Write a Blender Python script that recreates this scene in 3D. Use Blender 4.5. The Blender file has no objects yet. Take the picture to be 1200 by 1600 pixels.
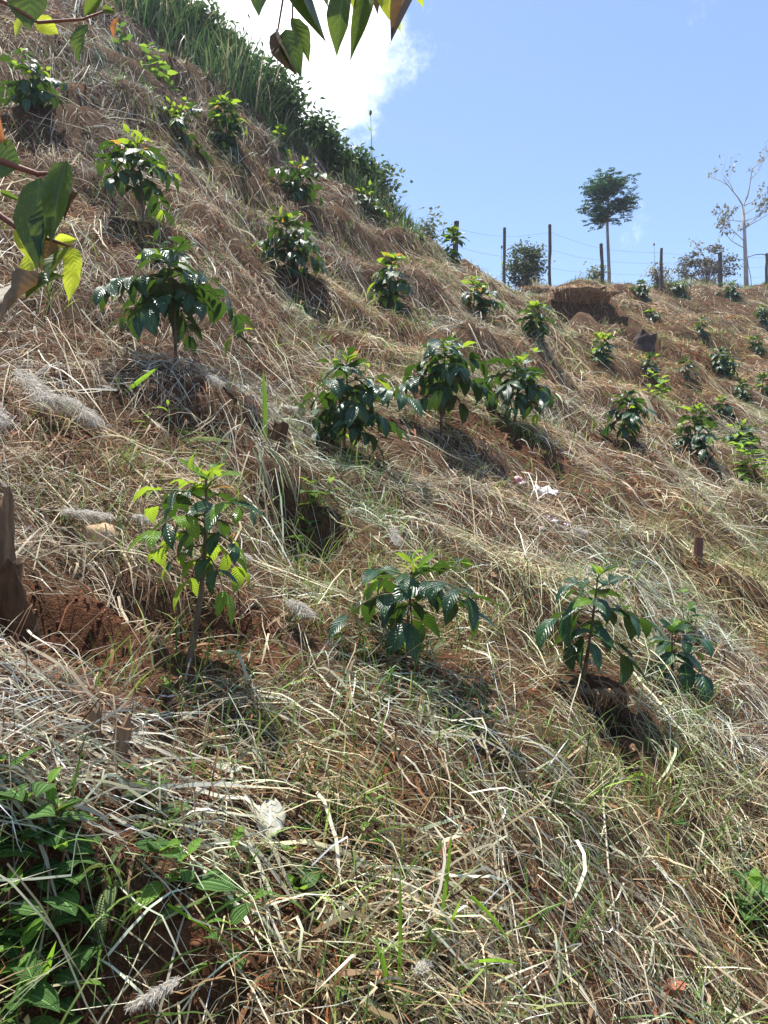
import bpy, math, random
import numpy as np
from mathutils import Vector, Matrix

# ------------------------------------------------------------------ camera, sky, sun, exposure
S = bpy.context.scene
COL = S.collection
CAM = Vector((0.0, 0.0, 1.6))
FPX = 1164.0
cd = bpy.data.cameras.new("camera")
cam = bpy.data.objects.new("camera", cd)
COL.objects.link(cam)
cam.location = CAM
cam.rotation_euler = (math.radians(90), 0, 0)
cd.sensor_fit = 'VERTICAL'
cd.sensor_height = 36.0
cd.lens = 36.0 * FPX / 1600.0
cd.clip_start = 0.05
cd.clip_end = 2000
S.camera = cam

SUN_EL, SUN_AZ = math.radians(75), math.radians(-32)      # azimuth from +Y towards +X
sun_dir = Vector((math.sin(SUN_AZ) * math.cos(SUN_EL), math.cos(SUN_AZ) * math.cos(SUN_EL), math.sin(SUN_EL)))
W = bpy.data.worlds.new("World")
S.world = W
W.use_nodes = True
wn = W.node_tree
wn.nodes.clear()
def N(nt, t, **kw):
    n = nt.nodes.new(t)
    for k, v in kw.items():
        setattr(n, k, v)
    return n
wo = N(wn, 'ShaderNodeOutputWorld')
bg = N(wn, 'ShaderNodeBackground')
sky = N(wn, 'ShaderNodeTexSky', sky_type='NISHITA', sun_disc=False)
sky.sun_elevation = SUN_EL
sky.sun_rotation = SUN_AZ
sky.altitude = 1200
sky.air_density = 1.0
sky.dust_density = 0.9
sky.ozone_density = 0.55
tc = N(wn, 'ShaderNodeTexCoord')
# clouds: drifting banks of noise on the sky sphere, one of them over the hill
cdir = Vector((-0.155, 1.0, 0.61)).normalized()
dot = N(wn, 'ShaderNodeVectorMath', operation='DISTANCE')
wn.links.new(tc.outputs['Generated'], dot.inputs[0])
dot.inputs[1].default_value = cdir
nz = N(wn, 'ShaderNodeTexNoise')
nz.inputs['Scale'].default_value = 6.0
nz.inputs['Detail'].default_value = 9
nz.inputs['Roughness'].default_value = 0.68
wn.links.new(tc.outputs['Generated'], nz.inputs['Vector'])
mr = N(wn, 'ShaderNodeMapRange', interpolation_type='SMOOTHSTEP')
mr.inputs['From Min'].default_value = 0.03
mr.inputs['From Max'].default_value = 0.235
mr.inputs['To Min'].default_value = 0.36
mr.inputs['To Max'].default_value = -0.13
wn.links.new(dot.outputs['Value'], mr.inputs['Value'])
ad = N(wn, 'ShaderNodeMath', operation='ADD')
wn.links.new(nz.outputs['Fac'], ad.inputs[0])
wn.links.new(mr.outputs['Result'], ad.inputs[1])
cm = N(wn, 'ShaderNodeMapRange', interpolation_type='SMOOTHSTEP')
cm.inputs['From Min'].default_value = 0.50
cm.inputs['From Max'].default_value = 0.86
wn.links.new(ad.outputs[0], cm.inputs['Value'])
mx = N(wn, 'ShaderNodeMix', data_type='RGBA')
wn.links.new(cm.outputs['Result'], mx.inputs['Factor'])
wn.links.new(sky.outputs['Color'], mx.inputs['A'])
mx.inputs['B'].default_value = (11, 11.1, 11.3, 1)
wn.links.new(mx.outputs['Result'], bg.inputs['Color'])
bg.inputs['Strength'].default_value = 0.13
wn.links.new(bg.outputs[0], wo.inputs[0])

sd = bpy.data.lights.new("sun", 'SUN')
sd.energy = 5.0
sd.angle = math.radians(0.53)
sd.color = (1.0, 0.955, 0.88)
so = bpy.data.objects.new("sun", sd)
COL.objects.link(so)
so.rotation_euler = (-sun_dir).to_track_quat('-Z', 'Y').to_euler()
so.location = (0, 0, 40)

S.view_settings.view_transform = 'Standard'
S.view_settings.look = 'None'
S.view_settings.exposure = 0.92
S.view_settings.gamma = 1.0
S.cycles.max_bounces = 8
S.cycles.transmission_bounces = 4
S.cycles.transparent_max_bounces = 6

random.seed(7)
RNG = np.random.default_rng(7)

# ------------------------------------------------------------------ helpers
def tag(o, label, cat, group=None):
    o["label"] = label
    o["category"] = cat
    if group:
        o["group"] = group
    return o
def empty(name, loc, rz=0.0):
    o = bpy.data.objects.new(name, None)
    o.empty_display_size = 0.05
    o.location = loc
    o.rotation_euler = (0, 0, rz)
    COL.objects.link(o)
    return o
def mesh_obj(name, me, mat=None, parent=None):
    if mat is not None and not me.materials:
        me.materials.append(mat)
    o = bpy.data.objects.new(name, me)
    if parent is not None:
        o.parent = parent
    COL.objects.link(o)
    return o
def mk(name, verts, faces, smooth=True, uvs=None):
    me = bpy.data.meshes.new(name)
    me.from_pydata([tuple(v) for v in verts], [], faces)
    if smooth:
        me.polygons.foreach_set('use_smooth', [True] * len(me.polygons))
    if uvs is not None:
        l = me.uv_layers.new(name='UVMap')
        idx = np.empty(len(me.loops), dtype=np.int32)
        me.loops.foreach_get('vertex_index', idx)
        l.data.foreach_set('uv', np.asarray(uvs, dtype=np.float32)[idx].ravel())
    me.update()
    return me
class MB:
    """collects verts/faces of one part"""
    def __init__(s):
        s.v, s.f = [], []
    def add(s, v, f):
        b = len(s.v)
        s.v += [tuple(p) for p in v]
        s.f += [tuple(i + b for i in q) for q in f]
    def tube(s, pts, rad, n=6, cap=True, rough=0.0, rnd=random):
        pts = [Vector(p) for p in pts]
        v, f = [], []
        for i, p in enumerate(pts):
            a = pts[max(i - 1, 0)]
            b = pts[min(i + 1, len(pts) - 1)]
            t = (b - a).normalized()
            up = Vector((0, 0, 1)) if abs(t.z) < 0.9 else Vector((0, 1, 0))
            x = t.cross(up).normalized()
            y = t.cross(x).normalized()
            r = rad[i] if hasattr(rad, '__len__') else rad
            for k in range(n):
                an = 2 * math.pi * k / n
                rr = r * (1 + rough * (rnd.random() - .5))
                v.append(p + x * math.cos(an) * rr + y * math.sin(an) * rr)
        for i in range(len(pts) - 1):
            for k in range(n):
                f.append((i * n + k, i * n + (k + 1) % n, (i + 1) * n + (k + 1) % n, (i + 1) * n + k))
        if cap:
            f.append(tuple(range(n - 1, -1, -1)))
            m = (len(pts) - 1) * n
            f.append(tuple(range(m, m + n)))
        s.add(v, f)
    def build(s, name, mat, parent=None, smooth=True):
        return mesh_obj(name, mk(name, s.v, s.f, smooth), mat, parent)
def frame(pos, d, up, sc=1.0, roll=0.0):
    """matrix: local +Y along d, local +Z near up"""
    d = Vector(d).normalized()
    x = d.cross(Vector(up))
    if x.length < 1e-3:
        x = d.cross(Vector((1, 0, 0.1)))
    x.normalize()
    z = x.cross(d).normalized()
    if roll:
        q = Matrix.Rotation(roll, 3, d)
        x = q @ x
        z = q @ z
    M = Matrix(((x.x, d.x, z.x, pos[0]), (x.y, d.y, z.y, pos[1]), (x.z, d.z, z.z, pos[2]), (0, 0, 0, 1)))
    return M @ Matrix.Diagonal((sc, sc, sc, 1))

# ------------------------------------------------------------------ terrain height
def U(px): return (px - 600.0) / FPX
def V(py): return (800.0 - py) / FPX
def pix(px, py, d):
    return Vector((U(px) * d, d, CAM.z + V(py) * d))
COLS = {
 -300: [(1600, .95), (1040, 1.75), (570, 3.3), (130, 6.0), (-300, 10)],
 0: [(1600, 1.08), (1300, 1.35), (1040, 1.85), (800, 2.6), (570, 3.7), (350, 5.2), (130, 7.6), (-60, 11)],
 134: [(1600, 1.15), (1300, 1.45), (1040, 2.05), (800, 2.9), (570, 4.2), (350, 5.8), (130, 8.3), (0, 11)],
 300: [(1600, 1.25), (1300, 1.55), (1040, 2.25), (800, 3.2), (570, 4.5), (350, 6.6), (200, 9.5), (85, 12.5)],
 450: [(1300, 1.68), (1040, 2.45), (800, 3.6), (690, 4.5), (570, 5.8), (430, 7.8), (300, 10.3), (205, 12.8)],
 600: [(1600, 1.4), (1300, 1.78), (1040, 2.6), (800, 4.0), (700, 5.0), (600, 6.3), (500, 8), (400, 10.7), (318, 13.5)],
 680: [(400, 14.0)],
 750: [(1300, 1.98), (1040, 2.9), (800, 4.6), (670, 6.2), (570, 8.2), (490, 10.8), (440, 16.5)],
 900: [(1600, 1.68), (1300, 2.2), (1070, 3.1), (900, 4.1), (770, 5.6), (670, 7.8), (570, 11.5), (500, 16), (443, 23)],
 1066: [(1600, 1.85), (1300, 2.5), (1040, 3.8), (900, 4.9), (800, 6.2), (700, 9), (600, 13), (540, 17), (480, 22), (447, 26)],
 1200: [(1600, 2.0), (1300, 2.75), (1040, 4.3), (900, 5.7), (800, 7.4), (740, 9.3), (680, 12), (600, 16), (520, 21), (449, 28)],
 1500: [(1600, 2.4), (1300, 3.4), (1040, 5.4), (800, 9.5), (650, 16), (520, 24), (452, 31)],
}
ctl = []
for px, l in COLS.items():
    for py, d in l:
        ctl.append(tuple(pix(px, py, d)))
# beyond the crest the ground levels out
for px, py, d in [(300, 85, 12.5), (450, 205, 12.8), (600, 318, 13.5), (680, 400, 14), (900, 443, 23), (1066, 447, 26), (1200, 449, 28), (1500, 452, 31), (134, 0, 12)]:
    p = pix(px, py, d)
    ctl.append((p.x * 1.22, p.y * 1.22, p.z + 0.15 + (0.5 if px < 400 else 0)))
    ctl.append((p.x * 2.2, p.y * 2.2, p.z + 0.1))
ctl += [(0, 0, 0), (0, -4, -1.9), (3, 0, -.9), (8, 0, -2.4), (-2, 0, .75), (-6, 0, 3.0), (-6, -6, .2), (6, -6, -4),
        (-9, 7, 8.0), (-14, 10, 11), (-12, 0, 6)]
for k in range(16):
    a = k * math.pi / 8
    for r in (80, 420):
        ctl.append((r * math.sin(a), r * math.cos(a), 2 + 6 * math.cos(a) - 6 * math.sin(a)))
ctl = np.array(ctl)
def comp(x, y):
    r = np.sqrt(x * x + y * y) + 1e-9
    k = np.log1p(r * 0.9) / r
    return x * k, y * k
def _phi(r2):
    return np.where(r2 > 1e-12, 0.5 * r2 * np.log(np.maximum(r2, 1e-12)), 0.0)
_cx, _cy = comp(ctl[:, 0], ctl[:, 1])
_cs = ctl[:, 2] / (np.hypot(ctl[:, 0], ctl[:, 1]) + 3.0)
_n = len(ctl)
_K = _phi((_cx[:, None] - _cx) ** 2 + (_cy[:, None] - _cy) ** 2) + np.eye(_n) * 2e-3
_P = np.c_[np.ones(_n), _cx, _cy]
_A = np.block([[_K, _P], [_P.T, np.zeros((3, 3))]])
_w = np.linalg.solve(_A, np.r_[_cs, 0, 0, 0])
def base_h(x, y):
    x = np.atleast_1d(np.asarray(x, float))
    y = np.atleast_1d(np.asarray(y, float))
    out = np.empty(x.shape)
    for s in range(0, len(x), 20000):
        xs, ys = x[s:s + 20000], y[s:s + 20000]
        gx, gy = comp(xs, ys)
        k = _phi((gx[:, None] - _cx) ** 2 + (gy[:, None] - _cy) ** 2)
        out[s:s + 20000] = (k @ _w[:_n] + _w[_n] + _w[_n + 1] * gx + _w[_n + 2] * gy) * (np.hypot(xs, ys) + 3.0)
    return out
def _hash(ix, iy, seed):
    h = (ix * 374761393 + iy * 668265263 + seed * 1442695041) & 0xFFFFFFFF
    h = ((h ^ (h >> 13)) * 1274126177) & 0xFFFFFFFF
    return ((h ^ (h >> 16)) & 0xFFFF) / 65535.0
def vnoise(x, y, seed=0):
    x = np.asarray(x, float); y = np.asarray(y, float)
    ix = np.floor(x).astype(np.int64); iy = np.floor(y).astype(np.int64)
    fx = x - ix; fy = y - iy
    fx = fx * fx * (3 - 2 * fx); fy = fy * fy * (3 - 2 * fy)
    a = _hash(ix, iy, seed); b = _hash(ix + 1, iy, seed); c = _hash(ix, iy + 1, seed); d = _hash(ix + 1, iy + 1, seed)
    return (a + (b - a) * fx) * (1 - fy) + (c + (d - c) * fx) * fy
def fbm(x, y, sc, oct=3, seed=0):
    t, amp, s = 0, 1, 0
    for o in range(oct):
        t = t + amp * vnoise(np.asarray(x) * sc + 17.3 * o, np.asarray(y) * sc - 9.1 * o, seed + o)
        s += amp; amp *= .5; sc *= 2.03
    return t / s - 0.5
def ray_hit(px, py, hf=base_h):
    d = np.exp(np.linspace(math.log(.7), math.log(60), 900))
    x = U(px) * d; z = CAM.z + V(py) * d
    below = np.nonzero(z < hf(x, d))[0]
    if len(below) == 0:
        return None
    return float(d[below[0]])
# cut platforms, pits and hollows: (px, py, radius m, drop m)
PITS = []
def pit(px, py, r, drop, flat=0.0, asp=1.0, bare=1.0):
    d = ray_hit(px, py)
    if d is None:
        return
    x, y = U(px) * d, d
    PITS.append((x, y, r, drop, flat, float(base_h(x, y)[0]), asp, bare))
pit(300, 985, .19, .13, .9, 1.5, 1)     # soil cut behind the front sapling
pit(655, 1000, .15, .07, .8, 1.4, .7)
pit(40, 985, .15, .12, .6, 1.4, .9)
pit(120, 1050, .20, .03, .5, 1, .6)
pit(468, 800, .20, .34, .0, 1.25, .35)
pit(480, 865, .22, .10, .0, 1, .2)
pit(945, 1122, .085, .34, .0, 1, 1)
pit(110, 1000, .20, .0, .0, 1.5, .8)
pit(200, 1075, .16, .0, .0, 1.6, .55)
pit(320, 1050, .16, .0, .0, 1.3, .75)
pit(660, 1035, .13, .0, .0, 1.5, .75)
pit(770, 690, .3, .0, .0, 1.8, .55)
pit(660, 700, .25, .0, .0, 1.5, .45)
pit(990, 705, .4, .0, .0, 1.6, .6)
pit(1120, 610, .8, .0, .0, 1.8, .4)
pit(900, 1040, .22, .02, .9, 1, .55)
pit(1060, 1040, .2, .05, .6, 1, .4)
pit(870, 790, .16, .04, .0, 1, .0)
pit(690, 660, .32, .06, .5, 1, .55)
pit(800, 645, .32, .06, .5, 1, .55)
pit(540, 680, .3, .06, .4, 1, .4)
pit(290, 590, .35, .0, .35, 1.3, .2)
pit(980, 660, .5, .12, .8, 1, .6)
pit(1080, 690, .5, .1, .8, 1, .5)
pit(70, 1540, .22, .14, .0, 1.2, .45)
pit(290, 1560, .10, .06, .0, 1, .0)
pit(1090, 905, .22, .10, .0, 1, .1)
pit(1180, 1400, .2, .1, .0, 1, .1)
pit(960, 1200, .16, .1, .0, 1, .1)
pit(905, 482, .9, .9, .0, 1.5, .55)
pit(830, 466, .5, .5, .0, 1.6, .5)
pit(1005, 537, .45, .6, .0, 1, .7)
pit(1090, 470, .5, .3, .0, 1.8, .4)
pit(965, 560, .5, .35, .0, 1.8, .4)
pit(1110, 545, .5, .4, .0, 1.8, .4)
pit(1060, 620, .5, .25, .0, 1.8, .7)
pit(150, 160, .5, .25, .2, 1.5, .3)
pit(230, 340, .45, .15, .8, 1, .4)
pit(450, 415, .45, .15, .8, 1, .4)
pit(610, 460, .4, .15, .8, 1, .4)
for _q in [(40, 1400, .10), (30, 1500, .10), (150, 1450, .07), (150, 1560, .08), (25, 1590, .09), (105, 1335, .06), (215, 1290, .05), (265, 1395, .05), (300, 1450, .05), (440, 1390, .05), (490, 1300, .045), (385, 1480, .04), (1165, 1420, .1)]:
    pit(_q[0], _q[1], _q[2], .01, .0, 1.2, .8)          # straw is pushed aside where weeds come up
def soil_mask(x, y):
    m = np.zeros(np.shape(x))
    for (qx, qy, r, dr, fl, z0, asp, ba) in PITS:
        q = np.sqrt(((x - qx) / asp) ** 2 + (y - qy) ** 2) / r
        m = np.maximum(m, np.clip(1.35 - q, 0, 1) * ba)
    return m
def height(x, y):
    x = np.atleast_1d(np.asarray(x, float)); y = np.atleast_1d(np.asarray(y, float))
    z = base_h(x, y)
    r = np.hypot(x, y)
    g = np.clip(r / 6.0, 0.35, 2.4)
    z = z + fbm(x, y, 1.9, 3, 3) * 0.30 * np.clip(r / 5, .35, 1.3) + fbm(x, y, .55, 2, 11) * 0.34 * np.clip((r - 2) / 6, 0, 1.5) + fbm(x, y, 8, 2, 21) * 0.085 * np.clip(r / 4, .5, 1)
    # ledges trodden and dug along the contour: treads and steep risers
    zb = base_h(x, y)
    am = np.clip(fbm(x, y, .9, 2, 41) * 2.2 + .55, 0, 1.1)
    f1 = 2 * math.pi * (zb / .40 + fbm(x, y, .8, 3, 43) * 2.2)
    f2 = 2 * math.pi * (zb / .95 + fbm(x, y, .35, 3, 47) * 2.0)
    z = z + am * .045 * (np.sin(f1) + .35 * np.sin(2 * f1)) * np.clip((r - 1.0) / 1.5, 0, 1) * np.clip(2.2 - r / 7, .25, 1)
    z = z + am * .16 * (np.sin(f2) + .35 * np.sin(2 * f2)) * np.clip((r - 4) / 5, 0, 1) * np.clip((34 - r) / 6, 0, 1)
    for (qx, qy, rr, dr, fl, z0, asp, ba) in PITS:
        q = np.sqrt(((x - qx) / asp) ** 2 + (y - qy) ** 2) / rr
        w = np.clip((1.3 - q) * 1.7, 0, 1)
        w = w * w * (3 - 2 * w)
        z = z * (1 - w * fl) + (z0 - dr * .3) * w * fl - dr * w * (1 - fl * .6)
    # fine crumbs on bare soil
    m = soil_mask(x, y)
    z = z + m * fbm(x, y, 28, 2, 31) * .035
    return z
def hz(x, y): return float(height(x, y)[0])
def nrm(x, y, e=0.06):
    gx = (height(x + e, y) - height(x - e, y)) / (2 * e)
    gy = (height(x, y + e) - height(x, y - e)) / (2 * e)
    n = np.stack([-gx, -gy, np.ones_like(gx)], -1)
    return n / np.linalg.norm(n, axis=-1, keepdims=True)
def hit(px, py):
    d = ray_hit(px, py, height)
    if d is None:
        d = 14.0
    x, y = U(px) * d, d
    return Vector((x, y, hz(x, y)))

# ------------------------------------------------------------------ materials
def newmat(name):
    m = bpy.data.materials.new(name)
    m.use_nodes = True
    nt = m.node_tree
    nt.nodes.clear()
    out = N(nt, 'ShaderNodeOutputMaterial')
    return m, nt, out
def ramp(nt, fac, stops):
    r = N(nt, 'ShaderNodeValToRGB')
    els = r.color_ramp.elements
    while len(els) < len(stops):
        els.new(0.5)
    for e, (p, c) in zip(els, stops):
        e.position = p
        e.color = (*c, 1)
    nt.links.new(fac, r.inputs[0])
    return r.outputs[0]
def noise(nt, scale, detail=4, rough=.55, coord='Object', vec=None):
    if vec is None:
        t = N(nt, 'ShaderNodeTexCoord')
        vec = t.outputs[coord]
    n = N(nt, 'ShaderNodeTexNoise')
    n.inputs['Scale'].default_value = scale
    n.inputs['Detail'].default_value = detail
    n.inputs['Roughness'].default_value = rough
    nt.links.new(vec, n.inputs['Vector'])
    return n.outputs['Fac']
def solid(name, stops, scale=20, rough=.8, bump=.3, spec=.3, bscale=None, stretch=None):
    m, nt, out = newmat(name)
    p = N(nt, 'ShaderNodeBsdfPrincipled')
    vec = None
    if stretch:
        t = N(nt, 'ShaderNodeTexCoord')
        mp = N(nt, 'ShaderNodeMapping')
        mp.inputs['Scale'].default_value = stretch
        nt.links.new(t.outputs['Object'], mp.inputs[0])
        vec = mp.outputs[0]
    nt.links.new(ramp(nt, noise(nt, scale, 6, .6, vec=vec), stops), p.inputs['Base Color'])
    p.inputs['Roughness'].default_value = rough
    p.inputs['Specular IOR Level'].default_value = spec
    if bump:
        b = N(nt, 'ShaderNodeBump')
        b.inputs['Strength'].default_value = bump
        b.inputs['Distance'].default_value = .01
        nt.links.new(noise(nt, bscale or scale * 2, 6, .65, vec=vec), b.inputs['Height'])
        nt.links.new(b.outputs[0], p.inputs['Normal'])
    nt.links.new(p.outputs[0], out.inputs[0])
    return m
def blade_mat(name, transl=.35, rough=.5, spec=.35):
    """colour comes from each blade's own attribute"""
    m, nt, out = newmat(name)
    a = N(nt, 'ShaderNodeAttribute', attribute_name='col')
    p = N(nt, 'ShaderNodeBsdfPrincipled')
    p.inputs['Roughness'].default_value = rough
    p.inputs['Specular IOR Level'].default_value = spec
    nt.links.new(a.outputs['Color'], p.inputs['Base Color'])
    tr = N(nt, 'ShaderNodeBsdfTranslucent')
    nt.links.new(a.outputs['Color'], tr.inputs['Color'])
    ms = N(nt, 'ShaderNodeMixShader')
    ms.inputs[0].default_value = transl
    nt.links.new(p.outputs[0], ms.inputs[1])
    nt.links.new(tr.outputs[0], ms.inputs[2])
    nt.links.new(ms.outputs[0], out.inputs[0])
    return m
def leaf_mat(name, dark, light, under, transl=.3, tcol=(.35, .5, .05), rough=.32, spec=.5, veins=9.0, quilt=.0, bumpy=.55, ribs=0, vein_col=None, patch=None):
    m, nt, out = newmat(name)
    oi = N(nt, 'ShaderNodeObjectInfo')
    geo = N(nt, 'ShaderNodeNewGeometry')
    uv = N(nt, 'ShaderNodeTexCoord')
    sp = N(nt, 'ShaderNodeSeparateXYZ')
    nt.links.new(uv.outputs['UV'], sp.inputs[0])
    nf = noise(nt, 30, 4, .6)
    mixf = N(nt, 'ShaderNodeMath', operation='MULTIPLY_ADD')
    nt.links.new(nf, mixf.inputs[0])
    mixf.inputs[1].default_value = .7
    sub = N(nt, 'ShaderNodeMath', operation='MULTIPLY_ADD')
    nt.links.new(oi.outputs['Random'], sub.inputs[0])
    sub.inputs[1].default_value = .8
    sub.inputs[2].default_value = -.25
    nt.links.new(sub.outputs[0], mixf.inputs[2])
    c1 = ramp(nt, mixf.outputs[0], [(0, dark), (1, light)])
    if patch:  # noise patches painted into the colour for light passing through the leaf
        pn = noise(nt, 22, 2, .5)
        mr_ = N(nt, 'ShaderNodeMapRange')
        mr_.inputs['From Min'].default_value = .58
        mr_.inputs['From Max'].default_value = .66
        nt.links.new(pn, mr_.inputs['Value'])
        pm = N(nt, 'ShaderNodeMix', data_type='RGBA')
        nt.links.new(mr_.outputs[0], pm.inputs['Factor'])
        nt.links.new(c1, pm.inputs['A'])
        pm.inputs['B'].default_value = (*patch, 1)
        c1 = pm.outputs['Result']
    # midrib and side veins from the leaf's own UV
    ax = N(nt, 'ShaderNodeMath', operation='ABSOLUTE')
    su = N(nt, 'ShaderNodeMath', operation='SUBTRACT')
    nt.links.new(sp.outputs['X'], su.inputs[0]); su.inputs[1].default_value = .5
    nt.links.new(su.outputs[0], ax.inputs[0])
    ph = N(nt, 'ShaderNodeMath', operation='MULTIPLY_ADD')
    nt.links.new(ax.outputs[0], ph.inputs[0]); ph.inputs[1].default_value = -.55
    nt.links.new(sp.outputs['Y'], ph.inputs[2])
    fr = N(nt, 'ShaderNodeMath', operation='MULTIPLY')
    nt.links.new(ph.outputs[0], fr.inputs[0]); fr.inputs[1].default_value = veins * 2 * math.pi
    sn = N(nt, 'ShaderNodeMath', operation='SINE')
    nt.links.new(fr.outputs[0], sn.inputs[0])
    mid = N(nt, 'ShaderNodeMapRange')
    mid.inputs['From Min'].default_value = .0; mid.inputs['From Max'].default_value = .05
    mid.inputs['To Min'].default_value = 1; mid.inputs['To Max'].default_value = 0
    nt.links.new(ax.outputs[0], mid.inputs['Value'])
    cmix = N(nt, 'ShaderNodeMix', data_type='RGBA')
    nt.links.new(mid.outputs[0], cmix.inputs['Factor'])
    nt.links.new(c1, cmix.inputs['A'])
    vc = vein_col or tuple(min(1, c * 1.8 + .02) for c in light)
    cmix.inputs['B'].default_value = (*vc, 1)
    um = N(nt, 'ShaderNodeMix', data_type='RGBA')
    nt.links.new(geo.outputs['Backfacing'], um.inputs['Factor'])
    nt.links.new(cmix.outputs['Result'], um.inputs['A'])
    um.inputs['B'].default_value = (*under, 1)
    hs = N(nt, 'ShaderNodeMath', operation='MULTIPLY_ADD')
    nt.links.new(mid.outputs[0], hs.inputs[0]); hs.inputs[1].default_value = -1.2
    nt.links.new(sn.outputs[0], hs.inputs[2])
    height_out = hs.outputs[0]
    if ribs:         # veins running lengthwise with fine cross ladder
        r1 = N(nt, 'ShaderNodeMath', operation='MULTIPLY'); nt.links.new(ax.outputs[0], r1.inputs[0]); r1.inputs[1].default_value = ribs * 2 * math.pi
        r2 = N(nt, 'ShaderNodeMath', operation='COSINE'); nt.links.new(r1.outputs[0], r2.inputs[0])
        r3 = N(nt, 'ShaderNodeMath', operation='MULTIPLY'); nt.links.new(sp.outputs['Y'], r3.inputs[0]); r3.inputs[1].default_value = 130
        r4 = N(nt, 'ShaderNodeMath', operation='SINE'); nt.links.new(r3.outputs[0], r4.inputs[0])
        r5 = N(nt, 'ShaderNodeMath', operation='MULTIPLY_ADD'); nt.links.new(r4.outputs[0], r5.inputs[0]); r5.inputs[1].default_value = .35
        r6 = N(nt, 'ShaderNodeMath', operation='MULTIPLY'); nt.links.new(r2.outputs[0], r6.inputs[0]); r6.inputs[1].default_value = -1
        nt.links.new(r6.outputs[0], r5.inputs[2])
        hs = r5
        height_out = r5.outputs[0]
    if quilt:
        wv = noise(nt, 160, 2, .5)
        q = N(nt, 'ShaderNodeMath', operation='MULTIPLY_ADD')
        nt.links.new(wv, q.inputs[0]); q.inputs[1].default_value = quilt
        nt.links.new(hs.outputs[0], q.inputs[2])
        height_out = q.outputs[0]
    bp = N(nt, 'ShaderNodeBump')
    bp.inputs['Strength'].default_value = bumpy
    bp.inputs['Distance'].default_value = .0025
    nt.links.new(height_out, bp.inputs['Height'])
    p = N(nt, 'ShaderNodeBsdfPrincipled')
    p.inputs['Roughness'].default_value = rough
    p.inputs['Specular IOR Level'].default_value = spec
    nt.links.new(um.outputs['Result'], p.inputs['Base Color'])
    nt.links.new(bp.outputs[0], p.inputs['Normal'])
    tr = N(nt, 'ShaderNodeBsdfTranslucent')
    tr.inputs['Color'].default_value = (*tcol, 1)
    nt.links.new(bp.outputs[0], tr.inputs['Normal'])
    ms = N(nt, 'ShaderNodeMixShader')
    ms.inputs[0].default_value = transl
    nt.links.new(p.outputs[0], ms.inputs[1]); nt.links.new(tr.outputs[0], ms.inputs[2])
    nt.links.new(ms.outputs[0], out.inputs[0])
    return m

M = {}
M['coffee'] = leaf_mat('coffee_leaf_green', (.009, .035, .014), (.026, .075, .022), (.045, .09, .042), .13, (.18, .38, .03), .33, .55, 9)
M['coffee_young'] = leaf_mat('coffee_leaf_young', (.10, .22, .02), (.17, .30, .03), (.16, .26, .06), .42, (.42, .60, .04), .3, .5, 9)
M['coffee_bronze'] = leaf_mat('coffee_leaf_bronze', (.24, .16, .02), (.32, .14, .03), (.25, .16, .05), .45, (.65, .36, .05), .3, .5, 9)
M['melastome'] = leaf_mat('weed_leaf', (.06, .14, .035), (.13, .25, .065), (.16, .25, .10), .28, (.25, .45, .06), .5, .35, 3, .5, bumpy=.9, ribs=5)
M['melastome_wilt'] = leaf_mat('weed_leaf_wilted', (.13, .19, .07), (.24, .30, .12), (.22, .27, .13), .25, (.35, .42, .10), .6, .25, 3, .4, bumpy=.9, ribs=5)
M['weed_young'] = leaf_mat('weed_leaf_fresh', (.09, .20, .025), (.16, .30, .04), (.16, .26, .08), .4, (.4, .6, .06), .45, .35, 6)
M['over_green'] = leaf_mat('overhanging_leaf_green', (.035, .065, .022), (.07, .11, .03), (.075, .10, .04), .3, (.24, .36, .05), .38, .4, 8, patch=(.16, .24, .03), bumpy=.12)
M['over_yellow'] = leaf_mat('overhanging_leaf_yellow', (.26, .34, .03), (.38, .44, .05), (.32, .38, .07), .5, (.75, .85, .08), .42, .35, 8, bumpy=.12)
M['over_brown'] = leaf_mat('overhanging_leaf_brown', (.10, .085, .05), (.17, .13, .075), (.15, .12, .085), .2, (.35, .2, .08), .55, .3, 8, bumpy=.12)
M['over_red'] = leaf_mat('overhanging_leaf_red', (.30, .10, .04), (.45, .17, .05), (.33, .14, .07), .4, (.85, .35, .12), .5, .3, 8, bumpy=.12)
M['pale_leaf'] = leaf_mat('dead_pale_leaf', (.36, .36, .29), (.50, .49, .40), (.45, .45, .37), .2, (.45, .43, .32), .65, .25, 7, bumpy=.1)
M['stem'] = solid('coffee_bark', [(.3, (.085, .055, .035)), (.7, (.20, .145, .10))], 40, .85, .5, .2, stretch=(1, 1, .3))
M['twig_green'] = solid('green_twig', [(.3, (.07, .12, .03)), (.7, (.14, .2, .05))], 40, .6, .2, .3)
M['twig_red'] = solid('reddish_twig', [(.3, (.20, .075, .05)), (.7, (.30, .14, .09))], 40, .65, .2, .3)
M['post'] = solid('weathered_post_wood', [(.25, (.06, .047, .042)), (.75, (.17, .14, .12))], 9, .9, .6, .15, stretch=(6, 6, .6))
M['stump'] = solid('stump_wood', [(.25, (.12, .075, .045)), (.55, (.27, .17, .10)), (.8, (.42, .30, .19))], 9, .85, .9, .2, 30, (6, 6, .8))
M['bark_dark'] = solid('dark_bark', [(.25, (.045, .028, .018)), (.75, (.16, .085, .045))], 16, .9, .9, .15, 40, (3, 3, 1))
M['stake_red'] = solid('reddish_stake_wood', [(.25, (.12, .06, .045)), (.75, (.22, .12, .09))], 12, .8, .5, .2, 40, (5, 5, .7))
M['wire'] = solid('rusty_wire', [(.3, (.10, .09, .085)), (.7, (.22, .19, .17))], 60, .5, 0, .5)
M['hose'] = solid('black_hose', [(.3, (.02, .02, .022)), (.7, (.04, .04, .04))], 30, .5, 0, .4)
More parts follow.
